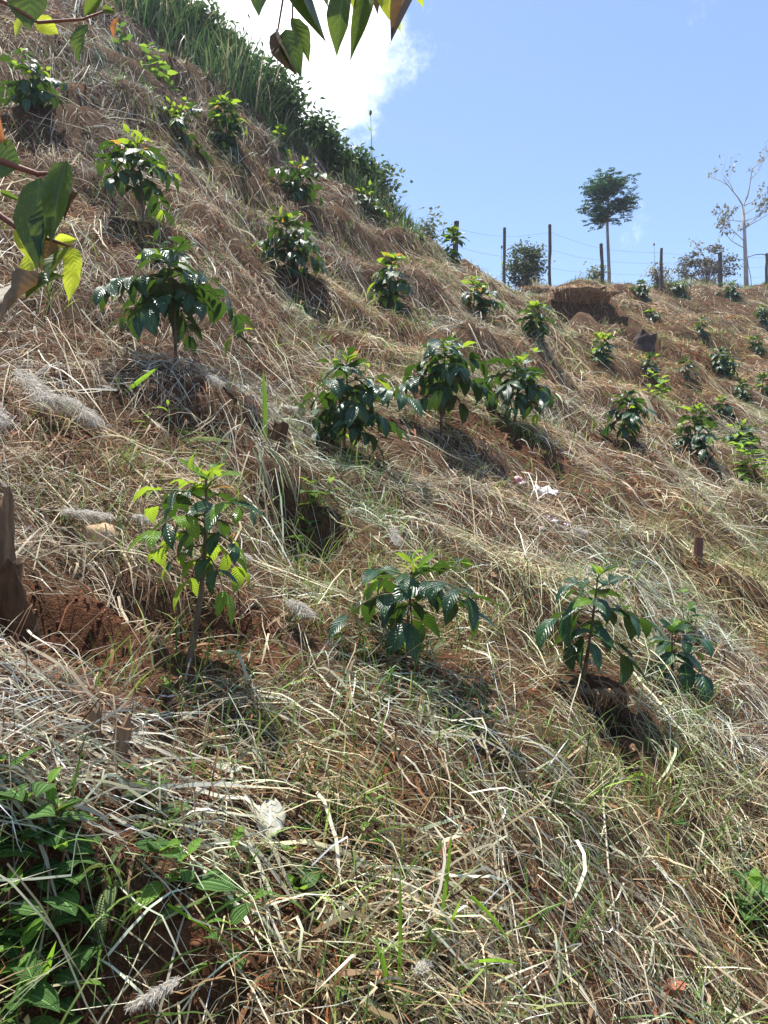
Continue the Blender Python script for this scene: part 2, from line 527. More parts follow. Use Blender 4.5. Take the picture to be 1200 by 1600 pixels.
M['stone'] = solid('tan_stone', [(.2, (.30, .19, .10)), (.55, (.52, .37, .22)), (.85, (.62, .48, .32))], 14, .85, .7, .25, 50)
M['brick'] = solid('red_clay_brick', [(.2, (.26, .09, .05)), (.8, (.42, .17, .10))], 24, .9, .6, .2, 80)
M['plastic'] = solid('white_plastic_scrap', [(.3, (.62, .62, .64)), (.7, (.8, .8, .82))], 12, .4, .4, .5, 25)
M['wrapper'] = solid('maroon_white_wrapper', [(.42, (.16, .035, .05)), (.5, (.3, .12, .13)), (.56, (.75, .73, .74))], 16, .35, .3, .5, 30)
M['tree_bark'] = solid('pale_tree_bark', [(.3, (.16, .13, .12)), (.7, (.33, .29, .26))], 6, .85, .4, .2, 20, (1, 1, .4))
M['crown'] = blade_mat('tree_foliage', .35, .5, .3)
M['straw'] = blade_mat('dry_straw', .28, .6, .14)
M['grass'] = blade_mat('green_grass', .42, .45, .35)
M['tallgrass'] = blade_mat('tall_grass_blades', .34, .5, .3)
M['crumb'] = blade_mat('earth_crumbs', 0, .95, .1)
M['plume'] = blade_mat('white_plume', .45, .7, .15)

# soil: red-brown earth with darker damp crumbs and dusty straw-coloured chaff
def soil_material():
    m, nt, out = newmat('hillside_soil')
    t = N(nt, 'ShaderNodeTexCoord')
    a = N(nt, 'ShaderNodeAttribute', attribute_name='bare')
    v = t.outputs['Object']
    n1 = noise(nt, 2.2, 6, .6, vec=v)
    n2 = noise(nt, 34, 5, .65, vec=v)
    n3 = noise(nt, 140, 3, .6, vec=v)
    soil = ramp(nt, n2, [(.25, (.035, .017, .01)), (.5, (.12, .052, .027)), (.75, (.25, .12, .06))])
    chaff = ramp(nt, n3, [(.3, (.035, .022, .013)), (.52, (.11, .07, .04)), (.72, (.27, .2, .12))])
    fm = N(nt, 'ShaderNodeMath', operation='MULTIPLY_ADD')
    nt.links.new(n1, fm.inputs[0]); fm.inputs[1].default_value = 1.4; fm.inputs[2].default_value = -.35
    f2 = N(nt, 'ShaderNodeMath', operation='ADD', use_clamp=True)
    nt.links.new(a.outputs['Fac'], f2.inputs[1]); nt.links.new(fm.outputs[0], f2.inputs[0])
    mxx = N(nt, 'ShaderNodeMix', data_type='RGBA')
    nt.links.new(f2.outputs[0], mxx.inputs['Factor'])
    nt.links.new(chaff, mxx.inputs['A']); nt.links.new(soil, mxx.inputs['B'])
    p = N(nt, 'ShaderNodeBsdfPrincipled')
    p.inputs['Roughness'].default_value = .95
    p.inputs['Specular IOR Level'].default_value = .1
    nt.links.new(mxx.outputs['Result'], p.inputs['Base Color'])
    hsum = N(nt, 'ShaderNodeMath', operation='ADD')
    nt.links.new(n2, hsum.inputs[0]); nt.links.new(n3, hsum.inputs[1])
    b = N(nt, 'ShaderNodeBump')
    b.inputs['Strength'].default_value = .9; b.inputs['Distance'].default_value = .03
    nt.links.new(hsum.outputs[0], b.inputs['Height'])
    nt.links.new(b.outputs[0], p.inputs['Normal'])
    nt.links.new(p.outputs[0], out.inputs[0])
    return m
M['soil'] = soil_material()

# ------------------------------------------------------------------ hillside: one sheet out to the horizon
NR, NT = 440, 350
GR = np.exp(np.linspace(math.log(.62), math.log(36), NR))
GT = np.radians(np.linspace(-46, 46, NT))
_R, _T = np.meshgrid(GR, GT, indexing='ij')
GH = height((_R * np.sin(_T)).ravel(), (_R * np.cos(_T)).ravel()).reshape(_R.shape)
# a softened copy that long straw bridges across
GS = GH.copy()
for _ in range(3):
    GS[1:-1, 1:-1] = (GS[1:-1, 1:-1] * 2 + GS[:-2, 1:-1] + GS[2:, 1:-1] + GS[1:-1, :-2] + GS[1:-1, 2:]) / 6
def gh(x, y, G):
    r = np.hypot(x, y); t = np.arctan2(x, y)
    a = np.clip((np.log(np.maximum(r, .6)) - math.log(.62)) / (math.log(36) - math.log(.62)) * (NR - 1), 0, (NR - 1.001))
    b = np.clip((t - GT[0]) / (GT[-1] - GT[0]) * (NT - 1), 0, (NT - 1.001))
    i = a.astype(int); j = b.astype(int); a = a - i; b = b - j
    return (G[i, j] * (1 - a) + G[i + 1, j] * a) * (1 - b) + (G[i, j + 1] * (1 - a) + G[i + 1, j + 1] * a) * b
def gn(x, y, e=.08):
    gx = (gh(x + e, y, GS) - gh(x - e, y, GS)) / (2 * e)
    gy = (gh(x, y + e, GS) - gh(x, y - e, GS)) / (2 * e)
    n = np.stack([-gx, -gy, np.ones_like(gx)], -1)
    return n / np.linalg.norm(n, axis=-1, keepdims=True)
def fast_mesh(name, v, quads, tris=None):
    me = bpy.data.meshes.new(name)
    me.vertices.add(len(v)); me.vertices.foreach_set('co', np.asarray(v, np.float32).ravel())
    tris = np.zeros((0, 3), int) if tris is None else tris
    me.loops.add(quads.size + tris.size)
    me.loops.foreach_set('vertex_index', np.concatenate([quads.ravel(), tris.ravel()]).astype(np.int32))
    me.polygons.add(len(quads) + len(tris))
    me.polygons.foreach_set('loop_start', np.concatenate([np.arange(len(quads)) * 4, quads.size + np.arange(len(tris)) * 3]).astype(np.int32))
    me.polygons.foreach_set('use_smooth', np.ones(len(quads) + len(tris), bool))
    me.update(calc_edges=True)
    return me
def build_terrain():
    rs = np.concatenate([np.linspace(0.05, .58, 6), GR, np.exp(np.linspace(math.log(38), math.log(900), 22))])
    th = np.concatenate([np.radians(np.linspace(-180, -47, 44)), GT, np.radians(np.linspace(47, 178, 44))])
    R_, T_ = np.meshgrid(rs, th, indexing='ij')
    x = (R_ * np.sin(T_)).ravel(); y = (R_ * np.cos(T_)).ravel()
    nr, nt_ = len(rs), len(th)
    keep = np.ones((nr, nt_), bool); keep[6:6 + NR, 44:44 + NT] = False
    z = np.empty((nr, nt_)); z[6:6 + NR, 44:44 + NT] = GH
    z[keep] = height(x[keep.ravel()], y[keep.ravel()])
    v = np.stack([x, y, z.ravel()], -1)
    i, j = np.meshgrid(np.arange(nr - 1), np.arange(nt_), indexing='ij')
    j2 = (j + 1) % nt_
    f = np.stack([i * nt_ + j, i * nt_ + j2, (i + 1) * nt_ + j2, (i + 1) * nt_ + j], -1).reshape(-1, 4)[:, ::-1]
    c = len(v)
    v = np.vstack([v, [[0, 0, hz(0, 0)]]])
    tri = np.array([[c, (k + 1) % nt_, k] for k in range(nt_)])
    me = fast_mesh('hillside', v, f, tri)
    at = me.attributes.new('bare', 'FLOAT', 'POINT')
    at.data.foreach_set('value', np.append(soil_mask(x, y), 0).astype(np.float32))
    o = mesh_obj('hillside', me, M['soil'])
    o["kind"] = "structure"
build_terrain()

# ------------------------------------------------------------------ straw, litter and grass: every blade a ribbon lying on the slope
def palette(pal, n, rng, jit=.3):
    ws = np.array([p[0] for p in pal], float)
    c = np.array([p[1] for p in pal])[rng.choice(len(pal), n, p=ws / ws.sum())]
    return c * np.exp(rng.normal(0, jit, (n, 1)))
def ribbons(name, cen, wid, side, col, mat, label, cat):
    ok = wid.max(1) > 0
    cen, wid, side, col = cen[ok], wid[ok], side[ok], col[ok]
    B, n, _ = cen.shape
    v = np.stack([cen - side * wid[..., None] * .5, cen + side * wid[..., None] * .5], 2).reshape(-1, 3)
    k = np.arange(n - 1)
    q = np.stack([2 * k, 2 * k + 1, 2 * k + 3, 2 * k + 2], -1)
    f = (np.arange(B)[:, None, None] * 2 * n + q).reshape(-1, 4)
    me = fast_mesh(name, v, f)
    a = me.attributes.new('col', 'FLOAT_COLOR', 'POINT')
    c = np.repeat(np.c_[np.clip(col, .005, .9), np.ones(B)], 2 * n, axis=0)
    a.data.foreach_set('color', c.astype(np.float32).ravel())
    o = mesh_obj(name, me, mat)
    o["kind"] = "stuff"
    tag(o, label, cat)
    return o
def flat_blades(rng, x, y, az, L, w, lift, curl, kink, z0, seg, sweep=1.0):
    B = len(x)
    L = L * np.clip(.50 + .13 * np.hypot(x, y), .6, 1)
    t = np.linspace(0, 1, seg + 1)
    kp = rng.uniform(.25, .75, (B, 1))
    ang = az[:, None] + curl[:, None] * (t - .5) + kink[:, None] * (t > kp) + rng.normal(0, .045, (B, seg + 1))
    ds = (L / seg)[:, None]
    # foreshorten the run on steep ground so that blades keep their length
    n = gn(x, y)
    fs = n[:, 2:3] * .35 + .65
    cx = np.concatenate([np.zeros((B, 1)), np.cumsum(np.cos(ang[:, :-1]) * ds * fs, 1)], 1)
    cy = np.concatenate([np.zeros((B, 1)), np.cumsum(np.sin(ang[:, :-1]) * ds * fs, 1)], 1)
    cx = cx - cx.mean(1, keepdims=True) + x[:, None]
    cy = cy - cy.mean(1, keepdims=True) + y[:, None]
    ph = rng.uniform(-.25, .25, (B, 1))
    off = z0[:, None] + lift[:, None] * np.sin(np.pi * np.clip(t * rng.uniform(.75, 1.3, (B, 1)) + ph, 0, 1)) + rng.normal(0, .003, (B, seg + 1))
    # stiff pieces bridge the dips: blend the ground with its chord
    g = gh(cx, cy, GS)
    ch = g[:, :1] * (1 - t) + g[:, -1:] * t
    st = rng.uniform(.2, .9, (B, 1))
    z = np.maximum(g * (1 - st) + ch * st, g - .03)
    cen = np.stack([cx, cy, z], -1) + n[:, None, :] * off[..., None]
    tan = np.gradient(cen, axis=1)
    tan /= np.linalg.norm(tan, axis=-1, keepdims=True) + 1e-9
    sd0 = np.cross(np.broadcast_to(n[:, None, :], cen.shape), tan)
    sd0 /= np.linalg.norm(sd0, axis=-1, keepdims=True) + 1e-9
    up = np.cross(tan, sd0)
    roll = rng.uniform(-1.2, 1.2, (B, 1)) + t * rng.normal(0, .9, (B, 1))
    side = sd0 * np.cos(roll)[..., None] + up * np.sin(roll)[..., None]
    wid = w[:, None] * np.clip(np.minimum(1, (1 - t) * 3.2 + .15), 0, 1)
    bare = np.maximum(soil_mask(cen[:, 0, 0], cen[:, 0, 1]), np.maximum(soil_mask(cen[:, seg // 2, 0], cen[:, seg // 2, 1]), soil_mask(cen[:, -1, 0], cen[:, -1, 1])))
    wid = np.where((bare > .25 + .6 * rng.random(B))[:, None] & (rng.random(B) < sweep)[:, None], 0, wid)      # swept off the bare soil
    return cen, wid, side
def up_blades(rng, x, y, az, L, w, lean, droop, upright, seg, sink=.02):
    B = len(x)
    t = np.linspace(0, 1, seg + 1)
    n = gn(x, y)
    u = n * (1 - upright) + np.array([0, 0, 1.0]) * upright
    u /= np.linalg.norm(u, axis=1, keepdims=True)
    h = np.stack([np.cos(az), np.sin(az), np.zeros(B)], -1)
    h = h - u * np.sum(h * u, 1, keepdims=True); h /= np.linalg.norm(h, axis=1, keepdims=True)
    a = lean[:, None] + droop[:, None] * t ** 1.6
    ds = (L / seg)[:, None]
    ho = np.concatenate([np.zeros((B, 1)), np.cumsum(np.sin(a[:, :-1]) * ds, 1)], 1)
    vo = np.concatenate([np.zeros((B, 1)), np.cumsum(np.cos(a[:, :-1]) * ds, 1)], 1) - sink
    root = np.stack([x, y, gh(x, y, GH)], -1)
    cen = root[:, None, :] + h[:, None, :] * ho[..., None] + u[:, None, :] * vo[..., None]
    s = np.cross(u, h)
    tw = rng.normal(0, .7, (B, 1))
    side = s[:, None, :] * np.cos(tw)[..., None] + h[:, None, :] * np.sin(tw)[..., None] + np.zeros_like(cen)
    wid = w[:, None] * np.clip(np.minimum(.6 + t * 2, (1 - t) * 2.2 + .05), 0, 1)
    return cen, wid, side
def sample(n, r0, r1, power, half, rng):
    """random ground points in a sector ahead; power 2 = even per area, lower = denser near"""
    r = (r0 ** power + rng.random(n) * (r1 ** power - r0 ** power)) ** (1 / power)
    a = np.radians(rng.uniform(-half, half, n))
    return r * np.sin(a), r * np.cos(a)
def grad_az(x, y, e=.4):
    return np.arctan2(-(gh(x, y + e, GS) - gh(x, y - e, GS)), -(gh(x + e, y, GS) - gh(x - e, y, GS)))
def to_px(x, y, z):
    return 600 + FPX * x / y, 800 - FPX * (z - CAM.z) / y
def spot(x, y, px, py, rx, ry):
    qx, qy = to_px(x, y, gh(x, y, GS))
    return np.clip(1.4 - np.hypot((qx - px) / rx, (qy - py) / ry), 0, 1)

STRAW = [(4, (.56, .46, .32)), (3.0, (.66, .58, .44)), (2.2, (.42, .31, .19)), (1.6, (.45, .43, .28)), (2.1, (.32, .20, .12)), (1.2, (.78, .71, .57)), (.6, (.28, .31, .16))]
BROWN = [(4, (.25, .115, .058)), (3, (.36, .20, .11)), (2.5, (.12, .058, .034)), (1.0, (.50, .36, .23)), (1.5, (.38, .13, .06))]
GREEN = [(3, (.12, .22, .04)), (2, (.20, .30, .06)), (1.2, (.07, .13, .03)), (.9, (.33, .38, .13))]
STALK = [(3, (.66, .57, .41)), (1.4, (.76, .69, .54)), (1.4, (.50, .38, .24)), (.8, (.45, .43, .26))]
TALL = [(3, (.045, .10, .032)), (2.2, (.09, .165, .05)), (1, (.17, .20, .09)), (.6, (.42, .36, .22))]
def tint_field(x, y, rng):
    g = 1 + fbm(x, y, .8, 3, 51) * .6
    warm = fbm(x, y, 1.2, 3, 61)
    grn = np.clip(fbm(x, y, .9, 3, 71) * 1.5 - .1, 0, .5)
    # the slope near the right side and the hollow keep more green in the cut grass; litter on the terraces is redder
    grn = np.maximum(grn, .45 * spot(x, y, 520, 830, 150, 130))
    grn = np.maximum(grn, .35 * spot(x, y, 1120, 900, 200, 130))
    grn = np.maximum(grn, .3 * spot(x, y, 280, 1480, 420, 180))
    br = np.maximum(spot(x, y, 150, 120, 230, 170), .7 * spot(x, y, 420, 330, 150, 120))      # old brown bracken on the upper slope
    g = g * (1 - .28 * br)
    warm = warm - .16 * br
    fr = spot(x, y, 1080, 545, 170, 90)        # red earth worked into the mulch of the far terraces
    g = g * (1 - .18 * fr)
    warm = warm + .35 * fr
    return np.stack([g * (1 + warm * .25 - grn * .35), g * (1 - warm * .12 + grn * .02), g * (1 - warm * .55 - grn * .35)], -1)
def clumps(rng, nT, nb, r0, r1, power, keep, az_noise, spread, half=44):
    """nT clumps of nb blades: returns blade x, y, azimuth and clump tint"""
    x, y = sample(nT, r0, r1, power, half, rng)
    k = keep(x, y, rng)
    x, y = x[k], y[k]
    az = grad_az(x, y) + fbm(x, y, .8, 2, 81) * 2.4 + rng.normal(0, az_noise, len(x))
    q = np.clip(1.5 - np.hypot((x + .30) / .75, (y - 1.62) / .38), 0, 1)      # raked crosswise in the near left corner
    az = np.where(rng.random(len(x)) < q, rng.normal(.05, .3, len(x)), az)
    T = tint_field(x, y, rng) * np.exp(rng.normal(0, .1, (len(x), 1)))
    rep = lambda a: np.repeat(a, nb, axis=0)
    s = rep(spread * np.clip(.55 + np.hypot(x, y) * .09, .6, 2.2))
    n = len(x) * nb
    return rep(x) + rng.normal(0, 1, n) * s, rep(y) + rng.normal(0, 1, n) * s, rep(az), rep(T)
def lod(x, y, k=.115, mx=2.6):
    """far blades stand for several"""
    return np.clip(1 + (np.hypot(x, y) - 4) * k, 1, mx)
def keep_straw(x, y, rng):
    return (rng.random(len(x)) > soil_mask(x, y) * .95) & (fbm(x, y, 1.5, 3, 91) + .7 * fbm(x, y, 5.5, 2, 93) + rng.random(len(x)) * .42 > .0)
def keep_litter(x, y, rng):
    return rng.random(len(x)) > soil_mask(x, y) * .2
def keep_green(x, y, rng):
    w = np.clip(fbm(x, y, 1.0, 3, 71) * 2.8 + .42, 0, .95)
    for a in [(450, 820, 170, 110, .9), (150, 1500, 380, 170, .8), (1150, 960, 150, 220, .7), (1180, 735, 90, 45, 1), (800, 455, 120, 20, .8), (1000, 445, 300, 12, .8), (700, 540, 60, 40, .6), (620, 340, 60, 40, .9)]:
        w = np.maximum(w, spot(x, y, *a[:4]) * a[4])
    return (rng.random(len(x)) < w) & (soil_mask(x, y) < .9)
CREST = np.array([[120, -40], [185, 15], [262, 110], [350, 150], [450, 235], [520, 295], [570, 330], [610, 352], [650, 385], [700, 412]])
def keep_tall(x, y, rng):
    px, py = to_px(x, y, gh(x, y, GS))
    lim = np.interp(px, CREST[:, 0], CREST[:, 1], left=-400, right=-1e4)
    return (px > 130) & (px < 700) & (py < lim + fbm(x, y, .9, 2, 39) * 110 - 5) & (np.hypot(x, y) > 9)

def do_straw():
    rng = np.random.default_rng(11)
    x, y, az, T = clumps(rng, 6900, 18, .75, 33, .92, keep_straw, .7, .10)
    B = len(x)
    sc = lod(x, y)
    w = rng.choice([.0016, .0024, .0034, .005, .009], B, p=[.28, .32, .25, .11, .04]) * sc
    L = (.09 + rng.gamma(2.0, .085, B)) * np.clip(sc * .75, 1, 1.5)
    d = flat_blades(rng, x, y, az + rng.normal(0, .38, B), L, w, rng.gamma(1.6, .018, B), rng.normal(0, .22, B), np.where(rng.random(B) < .25, rng.normal(0, .8, B), 0), rng.uniform(0, .035, B), 4)
    ribbons('dry_straw', *d, palette(STRAW, B, rng) * T, M['straw'], 'pale dry cut straw strewn all over the hillside', 'straw')
    rng = np.random.default_rng(12)
    x, y, az, T = clumps(rng, 7000, 18, .75, 33, .98, keep_straw, 2, .10)
    B = len(x)
    sc = lod(x, y)
    w = rng.choice([.0015, .0024, .0036, .006], B, p=[.35, .35, .22, .08]) * sc
    d = flat_blades(rng, x, y, rng.uniform(0, 6.28, B), (.05 + rng.gamma(2.0, .05, B)) * np.clip(sc * .8, 1, 1.7), w, rng.gamma(1.8, .022, B), rng.normal(0, .35, B), np.where(rng.random(B) < .25, rng.normal(0, .9, B), 0), rng.uniform(-.01, .04, B), 3)
    ribbons('straw_tangle', *d, palette(STRAW + BROWN[:3], B, rng, .4) * T * .82, M['straw'], 'matted tangle of short dead grass between the long straw', 'straw')
    rng = np.random.default_rng(13)
    x, y, az, T = clumps(rng, 5800, 20, .75, 33, 1.1, keep_litter, 2, .09)
    B = len(x)
    sc = lod(x, y, .2, 4)
    w = rng.choice([.002, .003, .005, .010], B, p=[.3, .35, .25, .1]) * sc
    d = flat_blades(rng, x, y, rng.uniform(0, 6.28, B), rng.uniform(.02, .15, B) * np.clip(sc * .8, 1, 2), w, rng.gamma(1.5, .012, B), rng.normal(0, 1.1, B), np.zeros(B), rng.uniform(-.005, .03, B), 2, .12)
    ribbons('leaf_litter', *d, palette(BROWN, B, rng, .25) * T, M['straw'], 'reddish brown plant litter lying on the bare soil', 'litter')
    rng = np.random.default_rng(14)
    x, y, az, T = clumps(rng, 2100, 18, .8, 32, 1.15, keep_straw, .8, .07)
    B = len(x)
    sc = lod(x, y)
    d = up_blades(rng, x, y, az + rng.normal(0, .9, B), rng.uniform(.05, .26, B), rng.uniform(.002, .0055, B) * sc, rng.uniform(.3, 1.2, B), rng.uniform(0, 1.5, B), .25, 3)
    ribbons('stubble', *d, palette(STRAW, B, rng) * T, M['straw'], 'short cut grass stubble poking out of the straw', 'stubble')
    rng = np.random.default_rng(15)
    x, y, az, T = clumps(rng, 1500, 3, 1.7, 26, 1.1, keep_straw, .6, .12)
    B = len(x)
    d = flat_blades(rng, x, y, az + rng.normal(0, .45, B), (.25 + rng.gamma(2, .15, B)), rng.uniform(.0025, .007, B) * lod(x, y, .08, 2), rng.gamma(2, .03, B), rng.normal(0, .25, B), np.where(rng.random(B) < .2, rng.normal(0, .5, B), 0), rng.uniform(.01, .05, B), 7)
    ribbons('loose_stalks', *d, palette(STALK, B, rng) * (T * .4 + .6), M['straw'], 'long pale loose stalks lying on top of the straw', 'stalks')
    rng = np.random.default_rng(18)
    n = 26000
    x, y = sample(n, .9, 7, 1.0, 36, rng)
    m = np.maximum.reduce([spot(x, y, 210, 1255, 260, 75), .5 * spot(x, y, 520, 1450, 200, 120), .35 * spot(x, y, 650, 1150, 130, 90), .3 * spot(x, y, 420, 760, 90, 90), .06 * np.ones(n)])
    k = rng.random(n) < m * .10
    x, y = x[k], y[k]; B = len(x)
    lat = spot(x, y, 210, 1255, 300, 90) > .2
    az = np.where(lat, rng.normal(.05, .28, B), grad_az(x, y) + rng.normal(0, .6, B))
    d = flat_blades(rng, x, y, az, rng.uniform(.14, .42, B), rng.uniform(.004, .0095, B), rng.gamma(1.6, .012, B), rng.normal(0, .35, B), np.where(rng.random(B) < .2, rng.normal(0, .6, B), 0), rng.uniform(.02, .05, B), 7, .5)
    ribbons('broad_dry_leaves', *d, palette([(3, (.54, .49, .37)), (2, (.44, .44, .31)), (1.3, (.66, .60, .47)), (1.3, (.36, .39, .25)), (1, (.42, .31, .20))], B, rng), M['straw'], 'broad flattened dry grass leaves lying crosswise in the foreground', 'straw')
    rng = np.random.default_rng(16)
    x, y, az, T = clumps(rng, 5300, 13, .8, 30, 1.05, keep_green, 3, .07)
    B = len(x)
    d = up_blades(rng, x, y, rng.uniform(0, 6.28, B), rng.uniform(.06, .26, B), rng.uniform(.0025, .006, B) * lod(x, y), rng.uniform(.1, .9, B), rng.uniform(.2, 1.7, B), .5, 4)
    ribbons('undergrowth', *d, palette(GREEN, B, rng), M['grass'], 'thin green grass growing up through the straw', 'grass')
    rng = np.random.default_rng(17)
    x, y, az, T = clumps(rng, 9000, 12, 9, 17.5, 2.0, keep_tall, 3, .07)
    B = len(x)
    px, _ = to_px(x, y, gh(x, y, GS))
    hs = np.interp(px, [150, 420, 520, 600, 690], [1.0, .85, .45, .32, .22])
    hs = hs * np.clip(1 + fbm(x, y, 1.4, 2, 37) * 1.4, .5, 1.5)
    d = up_blades(rng, x, y, rng.uniform(0, 6.28, B), rng.uniform(.45, 1.15, B) * hs, rng.uniform(.012, .026, B), rng.uniform(.02, .45, B), rng.uniform(.1, 1.7, B), .8, 4)
    ribbons('tall_grass', *d, palette(TALL, B, rng, .25) * np.clip(1 + fbm(x, y, 1.1, 2, 33)[:, None] * 1.6, .45, 1.7), M['tallgrass'], 'tall green grass along the top of the steep spur', 'grass')
do_straw()
def soil_crumbs():
    rng = np.random.default_rng(19)
    x, y = sample(60000, .8, 12, 1.0, 36, rng)
    m = soil_mask(x, y)
    k = rng.random(len(x)) < m * .9 + .015
    x, y = x[k], y[k]; n = len(x)
    r = np.minimum(rng.gamma(1.6, .0035, n) + .002, .012)
    oc = np.array([[1, 0, 0], [0, 1, 0], [-1, 0, 0], [0, -1, 0], [0, 0, 1], [0, 0, -1.0]])
    of = np.array([[0, 1, 4], [1, 2, 4], [2, 3, 4], [3, 0, 4], [1, 0, 5], [2, 1, 5], [3, 2, 5], [0, 3, 5]])
    a = rng.uniform(0, 6.28, n)
    v = oc[None] * r[:, None, None] * rng.uniform(.6, 1.2, (n, 6, 1)) * np.array([1, 1, .6]) + rng.normal(0, .25, (n, 6, 3)) * r[:, None, None]
    v = np.stack([v[..., 0] * np.cos(a)[:, None] - v[..., 1] * np.sin(a)[:, None], v[..., 0] * np.sin(a)[:, None] + v[..., 1] * np.cos(a)[:, None], v[..., 2] * .8], -1)
    v = v + np.stack([x, y, gh(x, y, GH) + r * .3], -1)[:, None, :]
    f = (np.arange(n)[:, None, None] * 6 + of).reshape(-1, 3)
    me = fast_mesh('soil_crumbs', v.reshape(-1, 3), np.zeros((0, 4), int), f)
    at = me.attributes.new('col', 'FLOAT_COLOR', 'POINT')
    c = palette([(3, (.13, .06, .032)), (2, (.22, .105, .055)), (1, (.06, .03, .018)), (.6, (.33, .2, .12))], n, rng)
    at.data.foreach_set('color', np.repeat(np.c_[np.clip(c, .005, .8), np.ones(n)], 6, axis=0).astype(np.float32).ravel())
    o = mesh_obj('soil_crumbs', me, M['crumb'])
    o["kind"] = "stuff"
    tag(o, 'crumbs of red brown earth lying on the bare dug soil', 'soil crumbs')
soil_crumbs()
print('blades done', sum(len(o.data.polygons) for o in COL.objects if o.type == 'MESH'))

# ------------------------------------------------------------------ leaves and plants
def leaf_geo(L=1.0, Wd=.4, bend=.6, fold=.25, wavy=.0, nl=6, nw=4, tip=0.0, belly=.8, sway=0.0):
    v, uv, f = [], [], []
    y = z = 0.0
    px_ = 0.0
    ts = [k / nl for k in range(nl + 1)]
    for k, t in enumerate(ts):
        if k:
            a = -bend * (t - .5 / nl) + bend * .35
            y += math.cos(a) * L / nl
            z += math.sin(a) * L / nl
        w = Wd * .5 * max(math.sin(math.pi * min(1, t ** belly)), 0) ** .75 * (1 - .35 * max(0, t - .75) / .25)
        if tip:        # drip tip
            tt = min(1, t / (1 - tip))
            w = Wd * .5 * max(math.sin(math.pi * tt ** belly), 0) ** .75 if tt < 1 else 0
            w = max(w, .03 * Wd * (1 - t) * 3 if t > 1 - tip * 1.3 else 0)
        w = max(w, .012 * min(1, Wd * 2) if t < .99 else .002)
        cxx = sway * math.sin(math.pi * t) * L
        for j in range(nw + 1):
            s = -1 + 2 * j / nw
            v.append((cxx + s * w, y, z + abs(s) * w * fold + wavy * math.sin(t * 17 + (0 if s > 0 else 1.3)) * abs(s) * w))
            uv.append((.5 + s * .5, t))
    for k in range(nl):
        for j in range(nw):
            a = k * (nw + 1) + j
            f.append((a, a + 1, a + nw + 2, a + nw + 1))
    return v, f, uv
def leaf_mesh(name, mat, **kw):
    v, f, uv = leaf_geo(**kw)
    me = mk(name, v, f, True, uv)
    me.materials.append(mat)
    return me
LM = {}
for nm, mt in (('mature', 'coffee'), ('young', 'coffee_young'), ('bronze', 'coffee_bronze')):
    LM[nm] = [leaf_mesh('coffee_leaf', M[mt], L=1, Wd=wd, bend=b, fold=fo, wavy=wv) for wd, b, fo, wv in
              ((.42, .9, .18, .10), (.46, 1.3, .12, .12), (.40, .5, .28, .09), (.44, 1.7, .15, .12))]
LM['weed'] = [leaf_mesh('weed_leaf', M['melastome'], L=1, Wd=wd, bend=b, fold=fo, wavy=.05, belly=.72) for wd, b, fo in ((.66, .7, .2), (.62, 1.1, .15), (.7, .4, .25))]
LM['wilt'] = [leaf_mesh('wilted_leaf', M['melastome_wilt'], L=1, Wd=wd * .85, bend=b, fold=fo, wavy=.12, belly=.75) for wd, b, fo in ((.40, 1.0, .6), (.34, 1.6, .8), (.45, .6, .5))]
LM['fresh'] = [leaf_mesh('fresh_leaf', M['weed_young'], L=1, Wd=wd, bend=b, fold=fo, wavy=.06, belly=.75) for wd, b, fo in ((.5, .7, .25), (.42, 1.1, .2), (.36, .5, .3))]
def put_leaf(me, parent, pos, d, up, size, roll=0.0, name='leaf', inv=None):
    o = bpy.data.objects.new(name, me)
    COL.objects.link(o)
    if parent is not None:
        o.parent = parent
    m = frame(pos, d, up, size, roll)
    o.matrix_local = m if inv is None else inv @ m
    return o
_lv, _lf, _luv = leaf_geo(1, .44, 1.0, .2, .1, 3, 2)
_lv = np.array(_lv)
